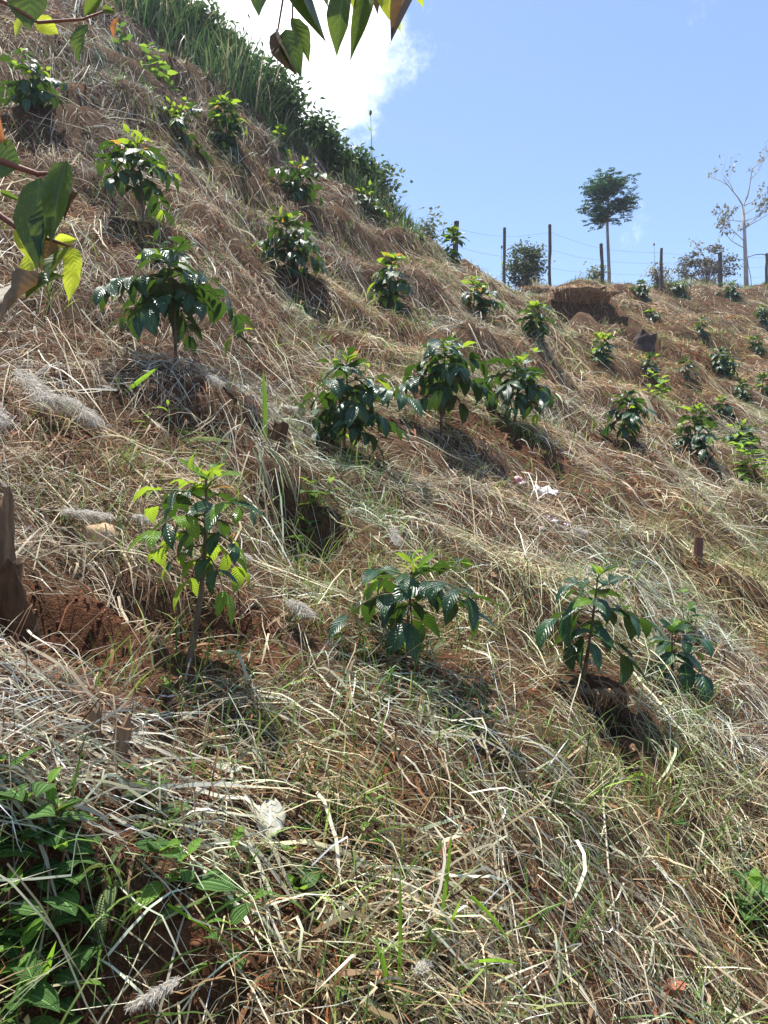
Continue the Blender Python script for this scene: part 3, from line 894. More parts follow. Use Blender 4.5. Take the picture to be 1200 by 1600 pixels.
def coffee(px, py, top, wpx, label, seed, lo=.30, leaf=None, lean=0.0, dense=1.0, extra=None, young=.45, gap=.042, skip=None):
    rnd = random.Random(seed)
    b = hit(px, py)
    d = b.y
    H = (py - top) / FPX * d
    Wd = 1.32 * wpx / FPX * d
    Lf = 1.08 * leaf if leaf else (.15 if H > .58 else .125)
    near = d < 9.3
    skip = rnd.uniform(.08, .30) if skip is None else skip
    Wd *= (1.0 if near else .84) * rnd.uniform(.92, 1.08)
    Lf *= rnd.uniform(.9, 1.12)
    lean += rnd.uniform(-.10, .10)
    root = empty('coffee_plant', b)
    tag(root, label, 'coffee plant', 'young coffee plants on the slope')
    # stem
    k = 7
    bx, by = rnd.uniform(-.04, .04) * H, rnd.uniform(-.04, .04) * H
    def stem_at(f):
        return Vector((lean * H * f + bx * math.sin(3 * f), by * math.sin(2.5 * f), -.05 + (H * .88 + .05) * f))
    st = MB()
    r0 = .008 + .006 * H
    st.tube([stem_at(i / k) for i in range(k + 1)], [r0 * (1 - .72 * i / k) for i in range(k + 1)], 6, True, .15, rnd)
    st.build('stem', M['stem'], root)
    nn = max(3, int((1 - lo) * H / gap))
    acc = []
    a0 = rnd.uniform(0, 6.28)
    for i in range(nn + 1):
        f = i / nn
        hf = lo + (1 - lo) * f
        p0 = stem_at(hf)
        for s in (0, 1):
            if 0 < i < nn - 1 and rnd.random() < skip:
                continue
            az = a0 + i * 1.5708 + s * math.pi + rnd.uniform(-.5, .5)
            prof = (.72 + .28 * math.sin(min(1, f / .35) * 1.57)) if f < .35 else 1 - .58 * ((f - .35) / .65) ** 1.8
            Lb = max(.02, Wd * .5 * prof * rnd.uniform(.55, 1.2) - Lf * .42)
            el = .15 + .75 * f
            out = Vector((math.cos(az), math.sin(az), 0))
            pts = []
            nb = max(2, int(Lb / .042 * dense))
            for q in range(nb + 1):
                t = q / nb
                pts.append(p0 + out * Lb * t + Vector((0, 0, Lb * (math.sin(el) * t - (.75 - .5 * f) * t * t))))
            if near:
                bm_ = MB()
                bm_.tube([p - p0 for p in pts], [.0035 - .0018 * q / nb for q in range(nb + 1)], 4, False)
                br = bm_.build('branch', M['stem'] if f < .6 else M['twig_green'], root)
                br.location = p0
            for q in range(0 if f > .8 else 1, nb + 1):
                t = q / nb
                tang = (pts[min(q + 1, nb)] - pts[max(q - 1, 0)]).normalized()
                for sd in (-1, 1):
                    if rnd.random() < .12:
                        continue
                    lat = Vector((-out.y, out.x, 0)) * sd
                    endp = (q == nb)
                    down = rnd.uniform(.05, 1.25) * (1.05 - .95 * f ** 1.5) - (.55 * max(0, f - .75) / .25)
                    dr = tang * (.75 if endp else .35) + lat * (.55 if endp else .8) + Vector((0, 0, -down)) + Vector((rnd.uniform(-.25, .25), rnd.uniform(-.25, .25), rnd.uniform(-.2, .2)))
                    up = Vector((0, 0, 1)) + out * .5 + lat * .2
                    size = Lf * rnd.uniform(.72, 1.15) * (1 - .42 * max(0, f - .7) / .3) * (.8 if endp and rnd.random() < .5 else 1)
                    u = rnd.random()
                    if f > .82:
                        kind = 'young' if u < .55 * young and (young < 3 or u < .9) else ('bronze' if u < .59 * young else 'mature')
                    else:
                        kind = 'young' if ((endp and u < .22 * young) or (young > 3 and u < .34)) else 'mature'
                    if near:
                        put_leaf(rnd.choice(LM[kind]), br, pts[q] - p0, dr, up, size, rnd.uniform(-.4, .4))
                    else:
                        acc.append((frame(pts[q], dr, up, size * 1.1, rnd.uniform(-.4, .4)), kind))
    if extra:
        for (ex, ey, sz, kind) in extra:         # a low side shoot, given in the plant's own metres
            p0 = stem_at(.35)
            e = Vector((ex, -.05, ey))
            bm_ = MB()
            bm_.tube([Vector((0, 0, 0)), (e - p0) * .5 + Vector((0, 0, .03)), e - p0], [.003, .0025, .002], 4, False)
            br = bm_.build('branch', M['stem'], root)
            br.location = p0
            for q in range(5):
                dr = Vector((rnd.uniform(-.6, 1), rnd.uniform(-.8, .5), rnd.uniform(-1, .3)))
                put_leaf(rnd.choice(LM['young' if kind == 'young' and q > 2 else 'mature']), br, e - p0, dr, Vector((0, 0, 1)), sz * rnd.uniform(.8, 1.1))
    if acc:
        vs, fs, uvs, mi = [], [], [], []
        for (mt, kind) in acc:
            A = np.array(mt)
            q = _lv @ A[:3, :3].T + A[:3, 3]
            o_ = len(vs) * len(_lv)
            fs += [tuple(i + o_ for i in g) for g in _lf]
            vs.append(q); uvs += _luv
            mi += [{'mature': 0, 'young': 1, 'bronze': 2}[kind]] * len(_lf)
        me = mk('foliage', np.vstack(vs), fs, True, uvs)
        for n_ in ('coffee', 'coffee_young', 'coffee_bronze'):
            me.materials.append(M[n_])
        me.polygons.foreach_set('material_index', mi)
        o = bpy.data.objects.new('foliage', me)
        o.parent = root
        COL.objects.link(o)
    return root

coffee(290, 1040, 712, 190, 'tall slender coffee sapling with bright green crown beside the dug red soil', 101, lo=.62, leaf=.105, young=3.2, gap=.030, skip=.03)
coffee(275, 572, 378, 200, 'largest dark coffee plant with drooping leaves and a low side shoot', 102, lo=.64, leaf=.16, skip=.05, extra=[(.36, .17, .15, 'young')])
coffee(535, 702, 552, 150, 'dark spreading coffee plant right of the small split stump', 103, lo=.34, leaf=.15, skip=.05)
coffee(690, 695, 532, 130, 'dark bushy coffee plant with bare stem, left of a matching pair', 104, lo=.58, leaf=.15, skip=.05)
coffee(800, 672, 556, 112, 'glossy coffee plant with bare stem, right of a matching pair', 105, lo=.6, leaf=.16, skip=.05)
coffee(640, 1042, 878, 215, 'small glossy coffee plant on bare soil in the middle foreground', 116, lo=.72, leaf=.125, young=1.0, gap=.022, skip=.0)
coffee(905, 1078, 882, 135, 'drooping dark coffee plant above the dark burrow hole', 107, lo=.54, leaf=.145, skip=.05, lean=.05)
coffee(1052, 1065, 982, 92, 'low glossy coffee plant right of the drooping one by the burrow', 108, lo=.38, leaf=.13, gap=.036)
coffee(225, 358, 208, 115, 'coffee plant with a yellow green shoot on top, behind the largest dark one', 109, lo=.58, leaf=.15, young=1.5)
coffee(452, 435, 332, 95, 'rounded coffee plant growing alone on the mid slope', 110, lo=.3, leaf=.15)
coffee(612, 476, 396, 66, 'narrow upright coffee plant in front of the crest', 111, lo=.15, leaf=.15, young=1.1)
coffee(738, 494, 432, 72, 'leafy coffee plant below the leftmost fence posts', 112, lo=.05, leaf=.16, young=1.1)
coffee(840, 526, 474, 58, 'bright green coffee plant just left of the dark eroded bank', 113, lo=.05, leaf=.16, young=1.1)
coffee(55, 170, 104, 115, 'wide shiny coffee plant near the upper left edge', 114, lo=.35, leaf=.15)
coffee(285, 232, 170, 100, 'wide low coffee plant high on the slope below the tall grass', 115, lo=.35, leaf=.16, young=1.3)
coffee(357, 236, 150, 56, 'narrow coffee plant beside the wide low one below the tall grass', 116, lo=.1, leaf=.15, young=1.1)
coffee(472, 314, 256, 90, 'spreading coffee plant below the tall grass, middle of the upper slope', 117, lo=.35, leaf=.16)
coffee(570, 338, 298, 72, 'low coffee plant closest to the skyline of the spur', 118, lo=.1, leaf=.15, young=1.1)
coffee(437, 240, 200, 34, 'tiny coffee plant at the foot of the tall grass', 119, lo=.1, leaf=.13)
coffee(707, 412, 355, 50, 'pale leafy coffee plant against the sky on the crest', 120, lo=.05, leaf=.18, young=1.1)
coffee(973, 692, 612, 76, 'coffee plant beside a fan of pale straw on the right slope', 121, lo=.45, leaf=.17)
coffee(1082, 704, 632, 72, 'round full coffee plant on the edge of the right slope', 122, lo=.08, leaf=.17, young=1.4)
FAR = [(940, 572, 526, 48, 'coffee plant with a bright tip left of the dark boulder hollow'),
       (1016, 588, 553, 32, 'small coffee plant straight below the dark boulder hollow'),
       (1073, 588, 560, 32, 'small pale coffee plant between two others on the far terrace'),
       (1127, 590, 546, 44, 'dark round coffee plant on the far terrace'),
       (1162, 632, 594, 30, 'dark narrow coffee plant on the far terrace near the right edge'),
       (1128, 658, 620, 36, 'grey green coffee plant just above the round full one'),
       (1158, 704, 664, 66, 'low wide coffee plant above the bright green weeds'),
       (1194, 622, 586, 26, 'coffee plant cut by the right edge of the far terrace'),
       (1180, 556, 528, 40, 'faint coffee plant high on the far slope near the right edge'),
       (1003, 470, 440, 36, 'dark coffee bush right under the fence line'),
       (1062, 462, 444, 40, 'low coffee bush under the fence between two posts'),
       (1140, 466, 443, 44, 'coffee bush below the rightmost fence post'),
       (1020, 505, 486, 30, 'small coffee bush in the middle of the far slope'),
       (1098, 520, 498, 32, 'lone small coffee bush on the far slope right of the boulder hollow'),
       (1190, 500, 478, 30, 'small coffee bush at the right edge below the fence')]
for i, (a, b_, c_, w_, lb) in enumerate(FAR):
    coffee(a, b_, c_, w_, lb, 200 + i, lo=.08, leaf=.16, young=.4 if i else 1.6)

# ------------------------------------------------------------------ broad leaved weeds
def weed(px, py, label, seed, H, pairs, Lf, kinds=('weed',), lean=(0, 0), stems=1, spread=.05, up0=.3, name='broadleaf_weed', twig='twig_red'):
    rnd = random.Random(seed)
    b = hit(px, py)
    root = empty(name, b)
    tag(root, label, 'weed', 'broad leaved weeds among the straw')
    for s_ in range(stems):
        off = Vector((rnd.uniform(-spread, spread), rnd.uniform(-spread, spread), 0)) if stems > 1 else Vector((0, 0, 0))
        off.z = hz(b.x + off.x, b.y + off.y) - b.z - .015
        h = H * rnd.uniform(.75, 1.1)
        tip = off + Vector((lean[0] + rnd.uniform(-.25, .25), lean[1] + rnd.uniform(-.25, .25), 1)) * h
        pts = [off.lerp(tip, q / 5) + Vector((math.sin(q * 1.3 + s_) * .006, 0, 0)) for q in range(6)]
        mb = MB()
        mb.tube(pts, [.0035 - .0004 * q for q in range(6)], 5)
        st = mb.build('stem', M[twig], root)
        a0 = rnd.uniform(0, 6.28)
        for q in range(pairs):
            f = .25 + .75 * q / max(1, pairs - 1)
            p = off.lerp(tip, f)
            for s in (0, 1):
                if rnd.random() < .08:
                    continue
                az = a0 + q * 1.57 + s * math.pi + rnd.uniform(-.3, .3)
                dr = Vector((math.cos(az), math.sin(az), up0 + .5 * f - rnd.uniform(0, .8)))
                kd = rnd.choice(kinds) if f < .95 or 'weed' not in kinds else rnd.choice(('fresh', 'weed'))
                put_leaf(rnd.choice(LM[kd]), st, p, dr, Vector((0, 0, 1)), Lf * rnd.uniform(.65, 1.1) * (1 - .35 * max(0, f - .7) / .3), rnd.uniform(-.3, .3))
    return root
weed(35, 1425, 'large dark broad leaved weed with red stems at the lower left edge', 301, .09, 3, .095, stems=7, spread=.085)
weed(150, 1450, 'wilting weed with drooping pale leaves in the lower left', 302, .12, 3, .095, kinds=('wilt',), stems=4, spread=.03, up0=-.5)
weed(30, 1500, 'dense broad leaved weed just above the bottom left corner leaves', 318, .10, 3, .095, stems=6, spread=.08)
weed(150, 1560, 'shaded broad leaved weed behind the crossing green stalks', 319, .08, 2, .08, stems=4, spread=.07)
weed(300, 1450, 'small weed between the wilting weed and the crossing stalks', 320, .07, 2, .07, kinds=('weed', 'wilt', 'fresh'), stems=3, spread=.06)
weed(105, 1335, 'ribbed leaf weed left of the small green one in the flat straw', 321, .09, 2, .10, stems=3, spread=.05)
weed(265, 1395, 'spreading weed with light ribbed leaves under the dead leaf sheath', 322, .08, 2, .095, kinds=('weed', 'fresh'), stems=3, spread=.06)
weed(440, 1390, 'low weed with light leaves below and right of the pale dead leaf', 323, .07, 2, .085, kinds=('weed', 'fresh', 'wilt'), stems=3, spread=.06)
weed(385, 1480, 'pale green weed near the right end of the crossing stalks', 324, .07, 2, .08, kinds=('weed', 'wilt'), stems=2, spread=.05)
weed(215, 1290, 'small green weed poking through the flat straw on the left', 303, .085, 2, .085, stems=3, spread=.03, twig='twig_green')
weed(566, 1330, 'leafy sprig with reddish stem standing right of the pale dead leaf', 304, .14, 3, .06, kinds=('weed', 'fresh'), lean=(.25, 0))
weed(490, 1300, 'small toothed weed directly right of the pale dead leaf', 305, .06, 2, .06, stems=2, spread=.03)
weed(375, 1390, 'sparse weed with folded leaves below the pale dead leaf', 306, .09, 2, .07, kinds=('weed', 'wilt'), stems=2, spread=.05)
weed(25, 1590, 'big green leaves cut off by the bottom left corner', 307, .07, 2, .09, stems=4, spread=.08, twig='twig_green')
weed(488, 862, 'broad leaved seedling in the shaded hollow below the split stump', 308, .16, 3, .12, stems=3, spread=.05, twig='twig_green')
weed(255, 655, 'fresh green weed above the bright sapling', 309, .10, 3, .08, kinds=('fresh',), stems=2, spread=.08, twig='twig_green')
weed(1165, 1420, 'dark green weed half buried in straw at the right edge', 310, .16, 3, .13, stems=2, spread=.05, twig='twig_green')
weed(1050, 1285, 'single dark leaf weed in the straw on the lower right', 311, .05, 1, .07, twig='twig_green')
weed(1160, 752, 'bright green weeds patch plant at the right edge of the slope', 312, .55, 5, .22, kinds=('fresh',), stems=5, spread=.25, twig='twig_green')
weed(1030, 622, 'light green weed on the far terrace', 313, .35, 4, .22, kinds=('fresh',), stems=3, spread=.2, twig='twig_green')
weed(225, 100, 'leafy green weed at the lower edge of the tall grass', 314, .5, 4, .2, kinds=('fresh', 'weed'), stems=4, spread=.35, twig='twig_green')
weed(1075, 985, 'leafy weed in the dark dip near the reddish stake', 315, .2, 3, .1, stems=2, spread=.08, twig='twig_green')
weed(255, 1070, 'tiny two leaf weed on the soil under the bright sapling', 316, .05, 1, .07, kinds=('fresh',), twig='twig_green')
weed(590, 960, 'pale seedling left of the small glossy coffee plant', 317, .1, 2, .06, kinds=('fresh', 'weed'), twig='twig_green')

# ------------------------------------------------------------------ single coarse grass clumps
M['blade_green'] = leaf_mat('coarse_grass_green', (.09, .22, .02), (.17, .34, .04), (.14, .28, .05), .45, (.35, .62, .05), .42, .35, .01)
M['blade_grey'] = leaf_mat('coarse_grass_greygreen', (.16, .22, .11), (.30, .36, .22), (.25, .30, .18), .3, (.35, .42, .15), .5, .3, .01)
M['blade_straw'] = leaf_mat('coarse_grass_dry', (.46, .40, .26), (.66, .60, .45), (.55, .5, .37), .3, (.6, .52, .32), .55, .3, .01)
def long_blade(root, p0, p1, w, mat, sag=.12, seg=9, name='blade', lift=None):
    """a folded grass blade between two points in the thing's own metres"""
    p0, p1 = Vector(p0), Vector(p1)
    d = p1 - p0
    v, f, uv = [], [], []
    bow = Vector(lift) if lift is not None else Vector((0, 0, sag)) * d.length
    view = Vector((0, -1, .35))
    for k in range(seg + 1):
        t = k / seg
        c = p0 + d * t + bow * math.sin(math.pi * t)
        tg = (d + bow * math.pi * math.cos(math.pi * t)).normalized()
        s = tg.cross(view).normalized()
        s = (Matrix.Rotation(.5 + .5 * math.sin(t * 3), 3, tg) @ s)
        n = s.cross(tg)
        ww = w * min(1, .55 + t * 1.6, (1 - t) * 2.6 + .03) * .5
        for j in (-1, 0, 1):
            v.append(c + s * j * ww + n * (abs(j) * ww * .35))
            uv.append((.5 + j * .5, t))
        if k:
            a = (k - 1) * 3
            f += [(a, a + 1, a + 4, a + 3), (a + 1, a + 2, a + 5, a + 4)]
    return mesh_obj(name, mk(name, v, f, True, uv), mat, root)
def grass_clump(px, py, label, blades, name='grass_clump', toward=.0):
    b = hit(px, py)
    root = empty(name, b)
    tag(root, label, 'grass clump')
    d = b.y
    for (x0, y0, x1, y1, w, mt, dd, sag) in blades:
        p0 = pix(x0, y0, d) - b
        p1 = pix(x1, y1, d + dd) - b
        long_blade(root, p0, p1, w / FPX * d, M[mt], sag)
    return root
grass_clump(615, 1575, 'upright bright green grass blades in the bottom middle', [
    (622, 1600, 625, 1352, 11, 'blade_green', .05, .02), (614, 1590, 586, 1465, 15, 'blade_green', -.03, .05), (618, 1598, 612, 1500, 9, 'blade_green', .03, .03),
    (626, 1600, 640, 1540, 14, 'blade_grey', -.05, .1), (620, 1610, 560, 1560, 10, 'blade_grey', -.05, .1)])
grass_clump(685, 1490, 'tall green grass shoot with a long arching leaf, right of the bottom middle blades', [
    (680, 1500, 706, 1298, 14, 'blade_green', .05, .02), (683, 1490, 722, 1402, 11, 'blade_green', -.02, .04), (690, 1528, 812, 1506, 15, 'blade_green', -.1, .12),
    (735, 1400, 798, 1475, 10, 'blade_green', -.05, .1), (682, 1500, 672, 1590, 9, 'blade_straw', -.05, .02), (690, 1530, 740, 1590, 10, 'blade_grey', -.1, .1)])
grass_clump(412, 690, 'single upright bright grass blade beside the split stump', [
    (414, 690, 411, 576, 11, 'blade_green', .0, .01), (410, 690, 402, 668, 9, 'blade_green', -.03, .05), (418, 695, 470, 715, 7, 'blade_grey', -.05, .08)])
grass_clump(300, 700, 'wide green grass leaves lying sideways above the bright sapling', [
    (215, 688, 322, 676, 8, 'blade_green', .10, .05), (250, 702, 368, 692, 9, 'blade_grey', .06, .10), (345, 728, 360, 690, 10, 'blade_grey', .05, .05), (208, 694, 246, 728, 8, 'blade_green', .06, .1)])
grass_clump(1040, 1345, 'short light green grass shoot in the lower right straw', [(1040, 1350, 1044, 1298, 8, 'blade_green', -.02, .03), (1040, 1350, 1020, 1320, 6, 'blade_green', -.02, .05), (1042, 1350, 1000, 1348, 6, 'blade_green', -.05, .1)])
grass_clump(215, 625, 'thin slanting green shoot left of the fresh weed', [(195, 614, 250, 572, 7, 'blade_green', -.02, .03), (185, 610, 183, 585, 5, 'blade_green', -.02, .03)])
grass_clump(960, 1215, 'arching pale green grass leaves below the burrow hole', [(952, 1250, 1030, 1225, 8, 'blade_green', -.03, .35), (955, 1250, 945, 1180, 7, 'blade_grey', -.02, .05), (950, 1245, 900, 1160, 7, 'blade_green', -.02, .1)])
grass_clump(700, 560, 'light green grass shoots behind the matching pair of coffee plants', [(640, 560, 655, 528, 6, 'blade_green', 0, .05), (650, 560, 640, 535, 6, 'blade_green', 0, .05)])
grass_clump(90, 1560, 'dark green grass blades standing in the shaded bottom left corner', [
    (45, 1600, 88, 1470, 14, 'blade_green', -.05, .05), (60, 1610, 25, 1480, 12, 'blade_green', -.02, .05), (100, 1605, 92, 1490, 8, 'blade_grey', .02, .03), (130, 1600, 100, 1450, 7, 'blade_green', .03, .03)])
grass_clump(250, 1500, 'two crossing green stalks lying over the bottom left straw', [
    (128, 1612, 300, 1425, 11, 'blade_green', .12, .02), (150, 1600, 215, 1490, 9, 'blade_green', .08, .02), (262, 1412, 408, 1512, 10, 'blade_green', .02, .03), (240, 1445, 345, 1390, 8, 'blade_grey', .03, .02)])
grass_clump(420, 790, 'sheaf of long straw stalks hanging down from the split stump', [
    (400, 690, 440, 870, 6, 'blade_straw', -.25, .12), (395, 700, 455, 905, 5, 'blade_grey', -.3, .1), (412, 700, 400, 850, 5, 'blade_grey', -.25, .1), (405, 700, 425, 880, 6, 'blade_straw', -.3, .06), (390, 705, 360, 840, 5, 'blade_straw', -.25, .1), (420, 700, 470, 800, 5, 'blade_grey', -.2, .12)])
grass_clump(690, 1140, 'bundle of broad white straw leaves in the middle of the lower slope', [
    (655, 1100, 662, 1190, 9, 'blade_straw', -.1, .1), (662, 1095, 650, 1195, 8, 'blade_straw', -.1, .08), (668, 1100, 690, 1200, 7, 'blade_straw', -.1, .1), (655, 1130, 700, 1215, 6, 'blade_straw', -.1, .1)])
grass_clump(1000, 650, 'fan of long pale straw hanging beside the right slope coffee plant', [
    (1000, 612, 1030, 690, 5, 'blade_straw', -.4, .15), (1005, 615, 1038, 692, 4, 'blade_straw', -.4, .12), (1010, 618, 1020, 680, 4, 'blade_grey', -.4, .12), (995, 615, 1012, 672, 4, 'blade_grey', -.4, .12)])

# ------------------------------------------------------------------ white seed plumes
def plume(pts_px, wpx, label, seed, n=420, stalk=True):
    n = int(n * 1.25)
    rng = np.random.default_rng(seed)
    P = []
    for (a, b_) in pts_px:
        h = hit(a, b_)
        P.append(h + Vector((.01, -.06, .07)))
    root = empty('seed_plume', P[0] - Vector((0, 0, .05)))
    tag(root, label, 'seed plume', 'white fluffy seed heads lying on the straw')
    d = P[0].y
    Wm = wpx / FPX * d
    Pn = np.array([tuple(p - root.location) for p in P])
    t = rng.random(n) * (len(P) - 1)
    i = np.minimum(t.astype(int), len(P) - 2); fr = (t - i)[:, None]
    c = Pn[i] * (1 - fr) + Pn[i + 1] * fr
    c = c + rng.normal(0, 1, (n, 3)) * Wm * np.array([.16, .16, .07])
    ax = (Pn[-1] - Pn[0]); ax /= np.linalg.norm(ax)
    rd = rng.normal(0, 1, (n, 3)); rd /= np.linalg.norm(rd, axis=1, keepdims=True)
    dr = rd * np.array([.8, .8, .45]) + ax * .8
    dr /= np.linalg.norm(dr, axis=1, keepdims=True)
    ln = Wm * rng.uniform(.12, .62, n) * (.55 + .45 * np.sin(np.pi * np.clip(t / (len(P) - 1), .08, .92)))
    s = np.linspace(0, 1, 4)
    cen = c[:, None, :] + dr[:, None, :] * (ln[:, None] * s)[..., None]
    cen[..., 2] -= (ln[:, None] * s ** 2) * .25
    side = np.cross(dr, rng.normal(0, 1, (n, 3))); side /= np.linalg.norm(side, axis=1, keepdims=True)
    side = np.broadcast_to(side[:, None, :], cen.shape)
    wd = np.broadcast_to((.0007 * d / 2.2 * (1.15 - s))[None, :], cen.shape[:2]) + .0004
    v = np.stack([cen - side * wd[..., None], cen + side * wd[..., None]], 2).reshape(-1, 3)
    k = np.arange(3)
    q = np.stack([2 * k, 2 * k + 1, 2 * k + 3, 2 * k + 2], -1)
    f = (np.arange(n)[:, None, None] * 8 + q).reshape(-1, 4)
    me = fast_mesh('fluff', v, f)
    a = me.attributes.new('col', 'FLOAT_COLOR', 'POINT')
    colr = np.array([.66, .62, .55]) * rng.uniform(.7, 1.15, (n, 1))
    a.data.foreach_set('color', np.repeat(np.c_[np.clip(colr, 0, .9), np.ones(n)], 8, axis=0).astype(np.float32).ravel())
    mesh_obj('fluff', me, M['plume'], root)
    if stalk:
        mb = MB()
        e = Vector(Pn[0]) - Vector(ax) * Wm * 1.2
        mb.tube([e, Vector(Pn[0]), Vector(Pn[-1])], [.0016 * d / 2, .0013 * d / 2, .0006], 4)
        mb.build('stalk', M['blade_straw'], root)
plume([(35, 605), (75, 650), (105, 655)], 46, 'wide white seed plume on the left, upper of the two end to end', 401, 800)
plume([(110, 650), (150, 685)], 40, 'white seed plume with a fluffy round end, lower of the two on the left', 402, 700)
plume([(-5, 660), (10, 690)], 34, 'white seed plume cut by the left edge', 403)
plume([(105, 832), (172, 838)], 34, 'greyish seed plume draped over the tan stone', 404, 700)
plume([(325, 615), (345, 628)], 22, 'small faint seed plume under the largest coffee plant', 405, 260)
plume([(440, 655), (465, 660)], 22, 'small seed plume right of the split stump', 406, 320)
plume([(450, 965), (480, 985)], 30, 'white seed plume on straw in the middle foreground', 407, 480)
plume([(365, 893), (390, 900)], 20, 'flattened seed plume right of the bright sapling', 408, 260)
plume([(888, 846), (908, 848)], 17, 'tiny round seed plume above the drooping coffee plant', 409, 240)
plume([(610, 850), (618, 872)], 20, 'thin seed plume above the small glossy coffee plant', 410, 260)
plume([(215, 835), (238, 842)], 22, 'ragged seed plume right of the tan stone', 411, 260)
plume([(640, 1545), (655, 1530)], 26, 'seed plume tucked between the grass clumps at the bottom', 412, 260)
plume([(285, 1560), (215, 1600)], 26, 'long silvery seed plume along the bottom edge', 413, 700)
plume([(905, 1050), (915, 1062)], 14, 'seed tuft at the foot of the drooping coffee plant', 414, 160)

# ------------------------------------------------------------------ stumps, stones, scraps
def rough_block(mb, c, sx, sy, sz, tilt=(0, 0, 0), seed=0, n=10, rings=5, jag=.25, taper=.85, top_jag=0.0):
    rnd = random.Random(seed)
    R_ = Matrix.Rotation(tilt[2], 3, 'Z') @ Matrix.Rotation(tilt[1], 3, 'Y') @ Matrix.Rotation(tilt[0], 3, 'X')
    prof = [1 + rnd.uniform(-jag, jag) * .5 for _ in range(n)]
    v, f = [], []
    for r in range(rings + 1):
        t = r / rings
        for k in range(n):
            a = 6.283 * k / n
            q = prof[k] * (1 + rnd.uniform(-jag, jag) * .25) * (1 + (taper - 1) * t)
            z = sz * t + (rnd.uniform(-top_jag, top_jag) if r == rings else 0)
            v.append(Vector(c) + R_ @ Vector((sx * .5 * q * math.cos(a), sy * .5 * q * math.sin(a), z)))
    for r in range(rings):
        for k in range(n):
            f.append((r * n + k, r * n + (k + 1) % n, (r + 1) * n + (k + 1) % n, (r + 1) * n + k))
    tc_ = len(v)
    v.append(Vector(c) + R_ @ Vector((0, 0, sz * (.97 if not top_jag else .9))))
    for k in range(n):
        f.append((rings * n + k, rings * n + (k + 1) % n, tc_))
    f.append(tuple(range(n - 1, -1, -1)))
    mb.add(v, f)
def lump(mb, sx, sy, sz, seed, n=12, m=8, rough=.18, c=(0, 0, 0)):
    rnd = random.Random(seed)
    v, f = [], []
    for i in range(m + 1):
        ph = math.pi * i / m
        for k in range(n):
            th = 6.283 * k / n
            q = 1 + rnd.uniform(-rough, rough)
            v.append((c[0] + sx * .5 * math.sin(ph) * math.cos(th) * q, c[1] + sy * .5 * math.sin(ph) * math.sin(th) * q, c[2] + sz * .5 * math.cos(ph) * q))
    for i in range(m):
        for k in range(n):
            f.append((i * n + k, (i + 1) * n + k, (i + 1) * n + (k + 1) % n, i * n + (k + 1) % n))
    mb.add(v, f)
def at_px(px, py, name, label, cat, group=None):
    b = hit(px, py)
    o = empty(name, b)
    tag(o, label, cat, group)
    return o, b.y
o, d = at_px(-20, 985, 'tree_stump', 'tall broken brown tree stump at the left edge with split bark', 'stump')
s = d / FPX
mb = MB(); rough_block(mb, (0, .06, -.05), 44 * s, 60 * s, 200 * s + .05, (0, .03, 0), 1, 16, 14, .5, .6, .05); mb.build('trunk', M['stump'], o, False)
mb = MB(); rough_block(mb, (32 * s, .0, -.04), 20 * s, 30 * s, 120 * s, (0, .12, .3), 2, 9, 6, .4, .7, .02); mb.build('splinter', M['stump'], o, False)
mb = MB(); rough_block(mb, (62 * s, -.02, -.04), 60 * s, 24 * s, 125 * s, (.1, -.28, .2), 3, 14, 10, .45, .9, .04); mb.build('bark_slab', M['bark_dark'], o, False)
mb = MB(); rough_block(mb, (8 * s, -.045, -.03), 26 * s, 10 * s, 150 * s, (0, .12, 0), 4, 8, 6, .2, .3, .02); mb.build('bark_strip', M['stump'], o, False)
o, d = at_px(428, 712, 'split_stump', 'small split stump leaning among the straw with a grass blade beside it', 'stump')
s = d / FPX
mb = MB(); rough_block(mb, (0, 0, -.05), 26 * s, 30 * s, 46 * s + .05, (0, .22, 0), 5, 9, 5, .3, .85, .012); mb.build('wood', M['bark_dark'], o, False)
mb = MB(); rough_block(mb, (-8 * s, -.02, -.03), 10 * s, 14 * s, 32 * s, (0, .1, 0), 6, 7, 4, .3, .7, .01); mb.build('splinter', M['stump'], o, False)
o, d = at_px(163, 1172, 'sawn_stump', 'low weathered stump split in two behind the flat straw', 'stump')
s = d / FPX
mb = MB(); rough_block(mb, (-14 * s, 0, -.04), 28 * s, 40 * s, 60 * s + .04, (0, -.05, 0), 7, 10, 6, .25, .85, .02); mb.build('wood', M['stump'], o, False)
mb = MB(); rough_block(mb, (20 * s, 0, -.04), 26 * s, 40 * s, 42 * s + .04, (0, .15, 0), 8, 10, 6, .25, .85, .02); mb.build('wood', M['stump'], o, False)
o, d = at_px(1090, 880, 'wooden_stake', 'short reddish cut stake sticking out of the straw on the right', 'stake')
s = d / FPX
mb = MB(); rough_block(mb, (0, 0, -.08), 15 * s, 13 * s, 40 * s + .08, (0, .04, 0), 9, 8, 4, .12, .95, .004); mb.build('shaft', M['stake_red'], o, False)
o, d = at_px(150, 858, 'rounded_stone', 'rounded tan stone under a grey plume on the left', 'stone')
s = d / FPX
mb = MB(); lump(mb, 66 * s, 50 * s, 46 * s, 11, 14, 9, .12, (0, .02, .35 * 46 * s)); mb.build('stone', M['stone'], o)
o, d = at_px(1042, 1560, 'brick_fragment', 'broken red clay brick fragment half buried at the bottom right', 'brick')
s = d / FPX
mb = MB(); rough_block(mb, (0, 0, -.01), 46 * s, 36 * s, 34 * s, (.3, .25, .4), 12, 7, 3, .3, .75, .008); mb.build('fragment', M['brick'], o, False)
M['dry_leaf'] = leaf_mat('dry_brown_leaf', (.25, .14, .07), (.46, .30, .17), (.4, .26, .15), .25, (.5, .28, .1), .6, .25, 7)
